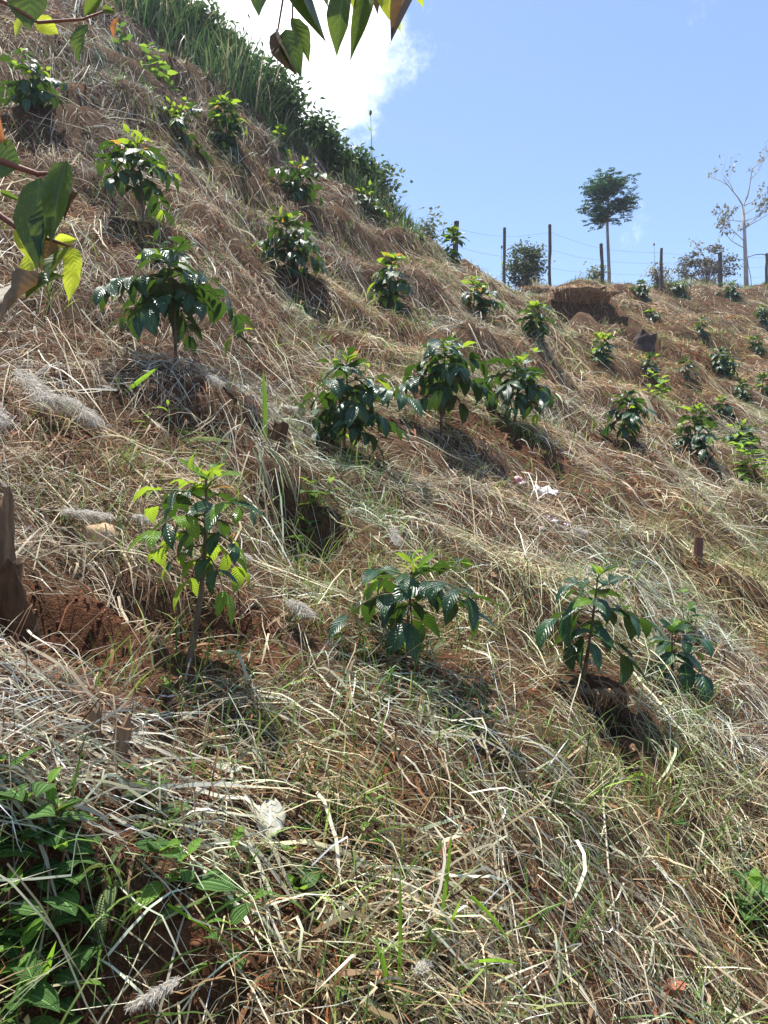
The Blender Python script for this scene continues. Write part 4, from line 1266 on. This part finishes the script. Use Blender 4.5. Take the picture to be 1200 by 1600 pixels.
M['sod'] = solid('matted_sod', [(.3, (.10, .06, .035)), (.5, (.26, .17, .10)), (.7, (.48, .37, .24))], 22, .95, 1.0, .1, 60, (1, 1, 3))
def lip(px, py, wpx, dep, thick, fwd, drop, label, name, cat, seed, nb):
    """a lip of rooted sod jutting out over an eroded face, with straw hanging from its edge"""
    b = hit(px, py)
    o = empty(name, b)
    tag(o, label, cat)
    wm = wpx / FPX * b.y
    mb = MB(); lump(mb, wm, dep, thick, seed, 20, 9, .30, (0, -fwd, drop)); mb.build('sod', M['sod'], o)
    rng = np.random.default_rng(seed)
    rnd = random.Random(seed)
    mb = MB()
    for _ in range(nb):
        x = rnd.uniform(-.48, .48) * wm
        y = -fwd - dep * .5 * math.sqrt(max(0, 1 - (2 * x / wm) ** 2)) * rnd.uniform(.3, 1)
        z = drop + thick * .4
        L = thick * rnd.uniform(.8, 2.4)
        w_ = .0022 * max(1, b.y / 5)
        p0 = Vector((x, y + .25 * dep, z + thick * .15)); p1 = Vector((x + rnd.gauss(0, .2) * L, y - .10 * L, z)); p2 = Vector((x + rnd.gauss(0, .35) * L, y - .2 * L, z - L * .8))
        a = rnd.uniform(0, 3.1); s = Vector((math.cos(a), math.sin(a), 0)) * w_
        mb.add([p0 - s, p0 + s, p1 + s, p1 - s, p2 + s * .3, p2 - s * .3], [(0, 1, 2, 3), (3, 2, 4, 5)])
    mb.build('hanging_straw', M['dry_leaf'], o)
lip(905, 466, 100, 1.0, .36, .20, -.06, 'dark eroded bank with an overhanging turf lip below the fence', 'eroded_bank', 'bank', 31, 120)
lip(835, 457, 50, .7, .28, .15, -.05, 'smaller eroded bank left of the dark one below the fence', 'eroded_bank', 'bank', 32, 60)
lip(938, 1100, 62, .14, .035, .035, -.01, 'reddish straw covered sod overhanging the dark burrow hole', 'sod_lip', 'sod', 33, 70)
o, d = at_px(1005, 548, 'dark_boulder', 'dark rounded boulder on the far terrace', 'boulder')
s = d / FPX
M['dark_rock'] = solid('dark_boulder_rock', [(.3, (.035, .026, .024)), (.7, (.11, .08, .07))], 8, .9, .9, .15, 30)
mb = MB(); rough_block(mb, (0, .1, -.1), 44 * s, 40 * s, 36 * s, (.15, .2, .4), 34, 11, 5, .45, .6, .06); mb.build('rock', M['dark_rock'], o, False)
# dug clods of red earth beside the plants
M['clod'] = solid('red_earth_clod', [(.2, (.07, .032, .02)), (.8, (.24, .11, .06))], 30, .95, .9, .1, 90)
_cl = []
for q in range(4):
    mb = MB(); lump(mb, 1, .85, .7, 40 + q, 8, 5, .22); _cl.append(mk('earth_clod', mb.v, mb.f, False)); _cl[-1].materials.append(M['clod'])
CLODS = [(235, 990, 20, 'dark earth clod left of the bright sapling stem'), (345, 1015, 16, 'earth clod on the right rim of the dug hole'), (320, 1060, 14, 'earth clod in front of the bright sapling stem'),
         (60, 1080, 22, 'biggest earth clod on the bare soil at the left edge'), (110, 1020, 15, 'earth clod on the bare soil near the dark bark slab'), (30, 1035, 17, 'earth clod under the broken stump'),
         (670, 1040, 13, 'earth clod right of the small glossy coffee plant'), (600, 1030, 12, 'earth clod left of the small glossy coffee plant'), (1030, 1085, 12, 'earth clod below the low glossy coffee plant')]
for q, (a, b_, w_, lb) in enumerate(CLODS):
    h = hit(a, b_)
    o = bpy.data.objects.new('earth_clod', _cl[q % 4])
    COL.objects.link(o)
    k = w_ / FPX * h.y
    o.location = h + Vector((0, 0, k * .1)); o.scale = (k, k, k); o.rotation_euler = (q, q * 2.1, q * .7)
    tag(o, lb, 'clod', 'red earth clods')
def scrap(px, py, wpx, hpx, mat, name, label, cat, seed, nx=7, ny=6, crump=.3, tilt=.9, rz=0.0, shape=None):
    """a crumpled thin sheet resting on the slope"""
    rnd = random.Random(seed)
    b = hit(px, py)
    k = b.y / FPX
    v, f, uv = [], [], []
    for j in range(ny + 1):
        for i in range(nx + 1):
            u_, w_ = i / nx - .5, j / ny - .5
            wx = 1.0 if shape is None else shape(j / ny)
            x = u_ * wpx * k * wx * (1 + rnd.uniform(-.08, .08)); y = w_ * hpx * k * (1 + rnd.uniform(-.05, .05))
            z = crump * wpx * k * (rnd.uniform(-.35, .35) + .5 * math.sin(u_ * 5 + seed) * math.cos(w_ * 4))
            p = Matrix.Rotation(rz, 3, 'Z') @ Vector((x, y, z))
            p = Matrix.Rotation(tilt, 3, 'X') @ p
            v.append(p + Vector((0, -.02, abs(hpx * k * .45 * math.sin(tilt)) + .015)))
            uv.append((u_ + .5, w_ + .5))
    for j in range(ny):
        for i in range(nx):
            a = j * (nx + 1) + i
            f.append((a, a + 1, a + nx + 2, a + nx + 1))
    o = mesh_obj(name, mk(name, v, f, True, uv), mat)
    o.location = b
    so_ = o.modifiers.new('thickness', 'SOLIDIFY'); so_.thickness = .0006
    tag(o, label, cat)
    return o
oval = lambda t: max(.12, math.sin(math.pi * (.06 + .88 * t)) ** .6)
scrap(424, 1302, 44, 66, M['pale_leaf'], 'dead_leaf', 'large pale dried leaf standing in the straw near the bottom left', 'leaf', 21, 7, 8, .16, .62, .12, oval)
scrap(356, 1212, 52, 20, M['pale_leaf'], 'leaf_sheath', 'flat white dried leaf sheath lying above the pale leaf', 'leaf', 22, 7, 4, .1, .6, -.15, oval)
scrap(853, 780, 34, 26, M['plastic'], 'plastic_scrap', 'crumpled white plastic scrap on the straw in the middle right', 'plastic scrap', 23, 6, 5, .35, .45, -.4)
scrap(811, 762, 12, 18, M['wrapper'], 'torn_wrapper', 'dark and white torn wrapper left of the white plastic scrap', 'wrapper', 24, 5, 5, .3, .9, .5)
scrap(862, 820, 18, 9, M['wrapper'], 'torn_wrapper', 'long torn wrapper strip just below the white plastic scrap', 'wrapper', 25, 6, 4, .3, .8, -.5)
scrap(842, 832, 14, 8, M['wrapper'], 'torn_wrapper', 'small crumpled wrapper, lowest and leftmost of the torn ones', 'wrapper', 26, 5, 4, .3, .8, .2)
scrap(884, 826, 11, 10, M['wrapper'], 'torn_wrapper', 'small crumpled wrapper, rightmost of the torn ones', 'wrapper', 27, 5, 4, .3, .8, .9)
for q, (a, b_, w_, lb) in enumerate([(690, 1085, 26, 'curled brown dead leaf below the small glossy coffee plant'), (330, 1160, 22, 'brown dead leaf on the straw in front of the low split stump'), (545, 1130, 20, 'small brown dead leaf in the middle of the lower slope'),
        (880, 1415, 30, 'pale curled dead leaf in the lower right straw'), (585, 1215, 18, 'reddish dead leaf left of the white straw bundle'), (815, 1690 - 270, 22, 'brown dead leaf left of the pale curled one'), (985, 1180, 18, 'dead leaf right of the burrow hole'), (770, 905, 16, 'dead leaf on the straw above the drooping coffee plant')]):
    h = hit(a, b_)
    o = scrap(a, b_, w_, w_ * .55, M['dry_leaf'], 'dead_leaf', lb, 'leaf', 60 + q, 5, 4, .22, .5, q * .7, oval)

# fallen twigs
def twig(pts_px, r, label, mat, lift=.03):
    P = [hit(a, b_) + Vector((0, 0, lift)) for a, b_ in pts_px]
    mb = MB()
    c = P[0].copy()
    mb.tube([p - c for p in P], [r * (1 - .5 * i / (len(P) - 1)) for i in range(len(P))], 6, True, .25)
    o = mb.build('fallen_twig', mat)
    o.location = c
    tag(o, label, 'twig', 'fallen twigs')
twig([(268, 905), (310, 932), (350, 955), (385, 990)], .006, 'thick brown twig slanting across the soil behind the bright sapling', M['stake_red'], .06)
twig([(940, 1215), (944, 1300), (952, 1400), (972, 1530)], .004, 'very long straight pale stalk running down the lower right straw', M['blade_straw'], .05)
twig([(740, 1130), (770, 1230), (790, 1330), (850, 1440), (905, 1530)], .0045, 'long pale bent stalk running down the middle of the lower slope', M['blade_straw'], .045)
twig([(655, 1455), (685, 1400), (705, 1350)], .004, 'reddish weed stem leaning behind the green grass shoot', M['twig_red'], .06)
twig([(75, 118), (90, 100), (112, 80)], .006, 'pale dead twig beside the upper left coffee plant', M['blade_straw'], .08)
twig([(115, 160), (130, 140), (140, 120)], .006, 'pale forked dead twig below the curved hanging leaf', M['blade_straw'], .1)
twig([(0, 690), (8, 620), (15, 590)], .004, 'pale dead stem at the left edge beside a plume', M['blade_straw'], .06)

# ------------------------------------------------------------------ fence on the ridge
PF = [(712, 17.0, 346, .06, .03), (788, 20.5, 356, .045, .01), (859, 21.5, 351, .045, -.005), (941, 22.5, 381, .055, -.04), (1034, 24.0, 388, .05, -.03), (1125, 25.0, 395, .075, 0), (1198, 26.0, 396, .05, 0)]
b0 = Vector((U(788) * 20.5, 20.5, hz(U(788) * 20.5, 20.5)))
fence = empty('wire_fence', b0)
tag(fence, 'rough wooden post and wire fence along the ridge against the sky', 'fence')
tops = []
for i, (px_, d, top, r, ln) in enumerate(PF):
    x, y = U(px_) * d, d
    g = hz(x, y) - .25
    t = CAM.z + V(top) * d
    mb = MB()
    k = 6
    rnd = random.Random(i)
    pts = [Vector((x + ln * 1.2 * (q / k - .5) + rnd.uniform(-.012, .012), y, g + (t - g) * q / k)) - b0 for q in range(k + 1)]
    mb.tube(pts, [r * (1.05 - .15 * q / k) for q in range(k + 1)], 8, True, .3, rnd)
    mb.build('post', M['post'], fence, False)
    tops.append((pts[0] + Vector((0, 0, .25)), pts[-1]))
for fr in (.35, .62, .88):
    mb = MB()
    P = []
    for i in range(len(tops) - 1):
        a = tops[i][0].lerp(tops[i][1], fr); b_ = tops[i + 1][0].lerp(tops[i + 1][1], fr)
        for q in range(4):
            t = q / 4
            P.append(a.lerp(b_, t) - Vector((0, .06, .04 * math.sin(math.pi * t))))
    P.append(tops[-1][0].lerp(tops[-1][1], fr) - Vector((0, .06, 0)))
    e = P[-1] + (P[-1] - P[-2]) * 12
    P.append(e)
    mb.tube(P, .0028, 4, False)
    mb.build('wire', M['wire'], fence)
d = 25.8
mb = MB()
p0 = pix(1197, 399, d)
mb.tube([pix(a, b_, d) - p0 for a, b_ in ((1168, 402), (1180, 398), (1190, 397), (1198, 399))], .014, 6)
mb.tube([pix(a, b_, d) - p0 for a, b_ in ((1168, 402), (1169, 415), (1173, 432), (1174, 446))], .012, 6)
o = mb.build('bent_hose', M['hose']); o.location = p0
tag(o, 'thin dark bent hose tied between the bare tree and rightmost fence post', 'hose')

# ------------------------------------------------------------------ trees on the ridge
def leaf_cloud(name, pos, dirs, ln, wd, col, mat, parent, rng):
    n = len(pos)
    dirs = dirs / (np.linalg.norm(dirs, axis=1, keepdims=True) + 1e-9)
    s = np.cross(dirs, rng.normal(0, 1, (n, 3)) * .6 + np.array([0, 0, 1.0])); s /= np.linalg.norm(s, axis=1, keepdims=True) + 1e-9
    mid = pos + dirs * (ln * .45)[:, None]
    tip = pos + dirs * ln[:, None]; tip[:, 2] -= ln * .15
    v = np.stack([pos, mid + s * (wd * .5)[:, None], tip, mid - s * (wd * .5)[:, None]], 1).reshape(-1, 3)
    me = fast_mesh(name, v, np.arange(n * 4).reshape(-1, 4))
    a = me.attributes.new('col', 'FLOAT_COLOR', 'POINT')
    a.data.foreach_set('color', np.repeat(np.c_[np.clip(col, .004, .9), np.ones(n)], 4, axis=0).astype(np.float32).ravel())
    return mesh_obj(name, me, mat, parent)
def ridge_point(px_, d):
    x = U(px_) * d
    return Vector((x, d, hz(x, d)))
def slender_tree():
    rng = np.random.default_rng(71); rnd = random.Random(71)
    d = 29.0
    b = ridge_point(951, d)
    root = empty('slender_tree', b)
    tag(root, 'slender tree with a rounded feathery dark crown on a thin trunk', 'tree')
    H = CAM.z + V(262) * d - b.z
    k = d / FPX
    mb = MB()
    mb.tube([Vector((0, 0, -.3)), Vector((.02, 0, H * .3)), Vector((-.05, 0, H * .6)), Vector((0, 0, H * .95))], [.085, .07, .055, .02], 8, True, .1, rnd)
    mb.build('trunk', M['tree_bark'], root)
    cz0, cz1 = CAM.z + V(345) * d - b.z, H
    P, D = [], []
    mb = MB()
    for i in range(58):
        f = rnd.random() ** .85
        z0 = cz0 + (cz1 - cz0) * (f * .72)
        az = rnd.uniform(0, 6.283)
        R_ = 45 * k * (math.sin(math.pi * (.22 + .62 * f)) ** .8) * rnd.uniform(.65, 1.08)
        el = -.05 + .75 * f + rnd.uniform(-.15, .25)
        e = Vector((math.cos(az) * R_, math.sin(az) * R_, z0 + R_ * math.sin(el) * .75))
        s0 = Vector((0, 0, z0 - .1))
        mb.tube([s0, s0.lerp(e, .5) + Vector((0, 0, .06)), e], [.02, .013, .004], 4, False)
        for q in range(16):            # pinnate fronds along the branch
            t = .3 + .7 * q / 15
            c = s0.lerp(e, t) + Vector((rnd.gauss(0, .07), rnd.gauss(0, .07), rnd.gauss(0, .09)))
            fz = rnd.uniform(0, 6.283)
            fd = Vector((math.cos(fz), math.sin(fz), rnd.uniform(-.25, .35)))
            fl = rnd.uniform(.14, .3)
            sd_ = fd.cross(Vector((0, 0, 1))).normalized()
            for m in range(7):
                for s in (-1, 1):
                    P.append(tuple(c + fd * fl * (m + 1) / 7)); D.append(tuple(sd_ * s + fd * .5))
    mb.build('branches', M['tree_bark'], root)
    P, D = np.array(P), np.array(D)
    n = len(P)
    leaf_cloud('crown', P, D, rng.uniform(.07, .12, n), rng.uniform(.03, .05, n), np.array([.028, .085, .022]) * rng.uniform(.6, 1.7, (n, 1)), M['crown'], root, rng)
slender_tree()
M['pale_bark'] = solid('pale_bare_bark', [(.3, (.30, .26, .25)), (.7, (.5, .46, .44))], 6, .85, .4, .2, 20, (1, 1, .4))
def sparse_tree():
    rng = np.random.default_rng(72); rnd = random.Random(72)
    d = 30.0
    b = ridge_point(1167, d)
    root = empty('bare_tree', b)
    tag(root, 'pale half bare tree with sparse leaves at the right edge of the ridge', 'tree')
    H = CAM.z + V(255) * d - b.z
    mb = MB()
    tr = [Vector((0, 0, -.3)), Vector((-.05, 0, H * .25)), Vector((-.1, 0, H * .5)), Vector((-.16, 0, H * .68))]
    mb.tube(tr, [.11, .085, .065, .045], 8, True, .1, rnd)
    mb.build('trunk', M['pale_bark'], root)
    P, D = [], []
    br = MB()
    def grow(p, dr, L, r, lv):
        pts = [p]
        q = p.copy(); dd = dr.copy()
        for i in range(4):
            dd = (dd + Vector((rnd.uniform(-.22, .22), rnd.uniform(-.22, .22), .06))).normalized()
            q = q + dd * L / 4
            pts.append(q.copy())
        br.tube(pts, [r * (1 - .17 * i) for i in range(5)], 5, False)
        if lv > 0:
            for i in range(2, 5):
                if rnd.random() < .85:
                    a = rnd.uniform(0, 6.283)
                    nd = (dd * .8 + Vector((math.cos(a), math.sin(a), rnd.uniform(-.2, .6))) * .9).normalized()
                    grow(pts[i], nd, L * rnd.uniform(.5, .7), r * .5, lv - 1)
        elif True:
            lowness = max(.15, 1.15 - (q.z / H))
            for i in range(int(17 * lowness)):
                c = pts[rnd.randint(1, 4)]
                P.append(tuple(c + Vector((rnd.gauss(0, .07), rnd.gauss(0, .07), rnd.gauss(0, .06)))))
                D.append((rnd.uniform(-1, 1), rnd.uniform(-1, 1), rnd.uniform(-1, .2)))
    grow(tr[-1], Vector((.35, 0, 1)).normalized(), H * .30, .04, 3)
    grow(tr[-1], Vector((-.55, .1, .9)).normalized(), H * .26, .03, 3)
    for i in range(9):
        f = rnd.uniform(.3, .95)
        a = rnd.choice([rnd.uniform(-.5, .5), math.pi + rnd.uniform(-.5, .5)])
        grow(tr[1].lerp(tr[3], (f - .3) / .65), Vector((math.cos(a), math.sin(a), rnd.uniform(.15, .8))).normalized(), rnd.uniform(.8, 1.45), .02, 2)
    br.build('branches', M['pale_bark'], root)
    P, D = np.array(P), np.array(D); n = len(P)
    leaf_cloud('crown', P, D, rng.uniform(.09, .18, n), rng.uniform(.06, .11, n), np.array([.22, .21, .13]) * rng.uniform(.6, 1.4, (n, 1)), M['crown'], root, rng)
sparse_tree()
def ridge_bush(px_, d, base_py, top_py, wpx, label, seed, n, colr, ls=(.07, .13), flat=False, name='ridge_bush', sway=0):
    rng = np.random.default_rng(seed); rnd = random.Random(seed)
    b = ridge_point(px_, d)
    root = empty(name, b)
    tag(root, label, 'bush')
    k = d / FPX
    ztop = CAM.z + V(top_py) * d - b.z
    zlo = max(.05, CAM.z + V(base_py) * d - b.z)
    Wd = wpx * k
    br = MB()
    P, D = [], []
    for i in range(34):
        a = rnd.uniform(0, 6.283); f = rnd.random()
        R_ = Wd * .5 * math.sqrt(rnd.random()) * (1 if flat else math.sin(math.pi * (.2 + .68 * f)) ** .7)
        e = Vector((math.cos(a) * R_ + sway * (f - .5) * Wd, math.sin(a) * R_, zlo + (ztop - zlo) * f))
        br.tube([Vector((0, 0, -.15)), Vector((e.x * .35, e.y * .35, e.z * .55)), e], [.022, .014, .004], 4, False)
        for q in range(n // 34):
            s = rnd.gauss(0, .13 if not flat else .1) ; c = e + Vector((rnd.gauss(0, .14), rnd.gauss(0, .14), rnd.gauss(0, .05 if flat else .11)))
            P.append(tuple(c)); D.append((rnd.uniform(-1, 1), rnd.uniform(-1, 1), rnd.uniform(-.6, .6)))
    br.build('branches', M['tree_bark'], root)
    P, D = np.array(P), np.array(D); m = len(P)
    leaf_cloud('crown', P, D, rng.uniform(*ls, m), rng.uniform(.04, .07, m), np.array(colr) * rng.uniform(.55, 1.5, (m, 1)), M['crown'], root, rng)
ridge_bush(822, 24, 446, 384, 52, 'rounded olive brown bush between two fence posts on the ridge', 81, 2600, (.085, .11, .04), (.10, .17), sway=.3)
ridge_bush(1105, 27, 434, 396, 86, 'loose greyish bush around a fence post on the ridge', 82, 2000, (.12, .105, .07), (.1, .17), True)
ridge_bush(930, 24, 440, 418, 26, 'small yellowish shrub at the foot of the slender tree', 83, 400, (.17, .18, .05))
ridge_bush(1028, 24.5, 440, 418, 30, 'small dry shrub at the foot of the middle fence post', 84, 400, (.24, .20, .10))
ridge_bush(668, 15.5, 385, 345, 34, 'wispy bush where the spur meets the ridge', 85, 350, (.14, .16, .06))
for q, (a, b0_, b1_, w_, lb) in enumerate([(300, 100, 30, 80, 'leafy green bush at the upper end of the tall grass'), (365, 150, 75, 80, 'leafy bush in the thick of the tall grass, left of the cloud'), (432, 205, 125, 76, 'leafy bush on the grassy spur beneath the cloud'),
        (492, 255, 200, 64, 'leafy bush on the spur under the hanging leaves'), (545, 290, 246, 56, 'rounded bush on the spur left of the lone weed stalk'), (235, 60, -20, 90, 'leafy bush at the top edge in the tall grass')]):
    ridge_bush(a, 12.3 if a < 480 else 13.2, b0_, b1_, w_, lb, 300 + q, 2600, (.075, .135, .04), (.09, .17), name='spur_bush')
ridge_bush(592, 14.0, 320, 262, 40, 'low leafy bush at the end of the tall grass on the spur', 86, 1100, (.11, .16, .05))
# ridge-top grass
def ridge_grass():
    rng = np.random.default_rng(91)
    n = 5200
    px_ = rng.uniform(690, 1230, n); dd = np.interp(px_, [690, 900, 1200], [16.5, 22.5, 27.5]) + rng.uniform(-.6, 1.6, n)
    x = U(px_) * dd; y = dd
    pat = vnoise(px_ / 38.0, np.zeros(n), 5) * .8 + vnoise(px_ / 12.0, np.zeros(n) + 3, 6) * .4
    d = up_blades(rng, x, y, rng.uniform(0, 6.28, n), rng.uniform(.12, .5, n) * np.clip(pat * 1.5 - .25, .15, 1.3), rng.uniform(.008, .016, n), rng.uniform(0, .6, n), rng.uniform(0, 1.4, n), .9, 3)
    ribbons('ridge_grass', *d, palette([(2, (.16, .19, .06)), (2, (.34, .30, .15)), (1, (.10, .15, .04)), (1, (.5, .42, .25))], n, rng), M['grass'], 'wispy grass fringe along the ridge under the fence', 'grass')
ridge_grass()
def weed_stalk(px0, py0, px1, py1, d, label, seed):
    rnd = random.Random(seed)
    b = pix(px0, py0, d)
    b.z = min(b.z, hz(b.x, b.y) + .02)
    e = pix(px1, py1, d) - b
    root = empty('weed_stalk', b)
    tag(root, label, 'weed')
    mb = MB(); mb.tube([Vector((0, 0, -.05)), e * .5 + Vector((.02, 0, 0)), e], [.008, .007, .004], 5); mb.build('stem', M['twig_green'], root)
    mb = MB(); lump(mb, .06, .06, .1, seed, 7, 5, .2, tuple(e)); mb.build('seed_head', M['stump'], root)
    for q in range(5):
        f = .3 + .6 * q / 5
        put_leaf(rnd.choice(LM['fresh']), root, e * f, Vector((rnd.uniform(-1, 1), rnd.uniform(-1, 1), .9)), Vector((0, 0, 1)), rnd.uniform(.08, .14))
weed_stalk(580, 285, 579, 176, 13.4, 'lone tall weed stalk with a dark seed head rising from the spur', 5)
weed_stalk(1023, 432, 1022, 382, 24.2, 'thin weed stalk with a seed head beside the middle fence post', 6)
weed_stalk(783, 420, 784, 386, 20.2, 'short dry stalk leaning beside a fence post on the ridge', 7)

# ------------------------------------------------------------------ overhanging tree whose twigs reach into the frame
tb = Vector((-1.02, .42, hz(-1.02, .42)))
tree = empty('overhanging_tree', tb)
tag(tree, 'nearby tree whose leafy twigs hang in from the top and left edges', 'tree')
mb = MB()
mb.tube([Vector((0, 0, -.1)), Vector((.02, .01, .7)), Vector((-.02, .03, 1.4)), Vector((.05, .05, 2.1))], [.035, .03, .026, .018], 8, True, .12)
mb.build('trunk', M['tree_bark'], tree)
OL = {}
for nm in ('green', 'yellow', 'brown', 'red'):
    OL[nm] = [leaf_mesh('hanging_leaf', M['over_' + nm], L=1, Wd=1, bend=b_, fold=fo, wavy=wv, belly=.85, nl=9, tip=.16, sway=sw) for b_, fo, wv, sw in ((.35, .25, .08, .0), (.7, .45, .1, .05), (.2, .8, .06, -.06))]
def limb(pts, r0, r1, name='branch', mat='twig_red'):
    mb = MB()
    n = len(pts) - 1
    c = pts[0]
    mb.tube([p - c for p in pts], [r0 + (r1 - r0) * i / n for i in range(n + 1)], 6, True)
    o = mb.build(name, M[mat], tree)
    o.location = c - tb
    o["at"] = 0
    del o["at"]
    return o, c
def hang(br, c, x0, y0, x1, y1, wpx, kind, d0, d1, var=0, roll=0.0):
    p0, p1 = pix(x0, y0, d0), pix(x1, y1, d1)
    L = (p1 - p0).length
    w = wpx * (1.35 if d0 < .8 else 1.15) / FPX * d0
    o = bpy.data.objects.new('leaf', OL[kind][var])
    COL.objects.link(o)
    o.parent = br
    m = frame(p0 - c, p1 - p0, Vector((0, -1, .25)), 1.0, roll)
    o.matrix_local = m @ Matrix.Diagonal((w, L, L * .6, 1))
top = Vector((-.97, .47, tb.z + 2.1))
# twig over the top of the frame
D0 = .95
br, c = limb([top, Vector((-.6, .75, 2.72)), pix(430, -90, D0), pix(540, -60, D0), pix(650, -35, D0)], .010, .0025)
for a in [(418, -45, 402, 34, 40, 'green', D0, D0, 0, .5), (470, -60, 513, 82, 20, 'green', D0, D0 - .02, 2, .9), (538, -30, 524, 102, 34, 'green', D0 - .02, D0, 0, .2), (575, -30, 545, 110, 26, 'green', D0 + .02, D0, 1, -.3),
          (556, -40, 572, 58, 26, 'yellow', D0 + .04, D0 + .05, 0, .2), (598, -35, 630, 58, 34, 'yellow', D0, D0, 1, .2), (660, -30, 604, 76, 22, 'brown', D0 - .02, D0 - .02, 2, .5), (636, -40, 614, 22, 26, 'green', D0 + .02, D0 + .03, 1, .3),
          (586, -40, 590, 30, 20, 'brown', D0 + .03, D0 + .03, 2, .2), (652, -45, 662, 18, 22, 'yellow', D0, D0 + .01, 1, .5), (508, -50, 512, 18, 20, 'green', D0 + .03, D0 + .03, 0, .6)]:
    hang(br, c, *a)
br, c = limb([pix(445, -85, D0), pix(442, 0, D0), pix(434, 48, D0)], .0016, .0012)
for a in [(434, 46, 468, 128, 20, 'brown', D0, D0 - .01, 2, .9), (446, 46, 474, 130, 30, 'green', D0, D0 - .01, 0, .2), (456, 28, 488, 106, 24, 'green', D0 + .02, D0 + .02, 1, -.3)]:
    hang(br, c, *a)
br, c = limb([pix(470, -85, D0), pix(458, -20, D0), pix(457, 30, D0)], .0015, .0011)
# twig in the upper left corner
D1 = .85
br, c = limb([Vector((-.99, .45, tb.z + 1.75)), pix(-120, -60, D1), pix(10, 5, D1), pix(60, 35, D1), pix(130, 30, D1), pix(178, 12, D1)], .0035, .0010)
for a in [(50, -28, 44, 55, 60, 'green', D1, D1, 0, .1), (55, 30, 96, 56, 26, 'yellow', D1 + .03, D1 + .04, 0, .2), (35, 30, 22, 60, 22, 'yellow', D1 + .02, D1 + .03, 0, .2), (138, 38, 120, 106, 26, 'green', D1, D1, 1, .3), (186, 28, 177, 66, 12, 'red', D1, D1, 1, .4), (132, 24, 164, -12, 16, 'green', D1, D1, 2, .7), (160, 14, 184, 22, 10, 'green', D1, D1, 2, .6)]:
    hang(br, c, *a)
# twigs along the left edge
D2 = .72
br, c = limb([Vector((-1.0, .44, tb.z + 1.15)), pix(-140, 250, D2), pix(-10, 330, D2), pix(36, 362, D2), pix(78, 374, D2), pix(111, 386, D2)], .005, .0012)
for a in [(62, 278, 56, 438, 46, 'green', D2, D2 - .02, 0, .15), (105, 252, 76, 398, 30, 'green', D2 - .02, D2 - .03, 1, -.3), (118, 282, 78, 366, 26, 'brown', D2 + .01, D2, 2, .2), (50, 395, 40, 462, 22, 'yellow', D2 + .03, D2 + .03, 0, .2),
          (85, 380, 124, 372, 16, 'yellow', D2 + .02, D2 + .02, 1, .3), (80, 372, 62, 430, 30, 'brown', D2 + .01, D2 + .01, 0, -.2), (112, 388, 66, 452, 26, 'green', D2, D2 - .03, 1, .6), (118, 398, 106, 480, 20, 'yellow', D2 + .02, D2 + .02, 0, -.3), (70, 440, -20, 512, 32, 'brown', D2 - .02, D2 - .12, 1, .6), (112, 388, 126, 440, 22, 'yellow', D2 + .01, D2 + .01, 1, 0), (40, 340, 52, 420, 30, 'yellow', D2 + .02, D2 + .02, 0, .1), (92, 300, 60, 430, 30, 'green', D2 - .01, D2 - .02, 1, .5), (125, 300, 96, 350, 20, 'brown', D2, D2, 1, .5), (100, 432, 30, 470, 30, 'green', D2 - .01, D2 - .05, 1, .3)]:
    hang(br, c, *a)
br, c = limb([Vector((-1.0, .44, tb.z + 1.3)), pix(-100, 200, D2), pix(0, 252, D2), pix(60, 272, D2), pix(84, 270, D2)], .006, .0012)
for a in [(-20, 245, 40, 262, 52, 'green', D2, D2, 0, .1), (-25, 150, 14, 238, 30, 'red', D2, D2, 2, .3), (0, 300, 40, 318, 7, 'green', D2 + .03, D2 + .03, 2, .3)]:
    hang(br, c, *a)

# ------------------------------------------------------------------ thin bright air between the camera and the ridge
zs = [v.co.z for v in bpy.data.objects['hillside'].data.vertices]
z0, z1 = min(zs) - 1.0, max(max(zs), CAM.z + V(250) * 30) + 1.0
hx = 905
mb = MB()
mb.add([(x, y, z) for z in (z0, z1) for y in (-hx, hx) for x in (-hx, hx)], [(0, 2, 3, 1), (4, 5, 7, 6), (0, 1, 5, 4), (2, 6, 7, 3), (0, 4, 6, 2), (1, 3, 7, 5)])
hm, nt, out = newmat('thin_haze')
pv = N(nt, 'ShaderNodeVolumePrincipled')
pv.inputs['Color'].default_value = (.8, .9, 1, 1)
pv.inputs['Density'].default_value = .0012
pv.inputs['Anisotropy'].default_value = .55
nt.links.new(pv.outputs[0], out.inputs['Volume'])
hz_o = mb.build('haze', hm, None, False)
hz_o["kind"] = "stuff"
tag(hz_o, 'thin bright haze in the air over the whole slope', 'haze')
S.cycles.volume_bounces = 0
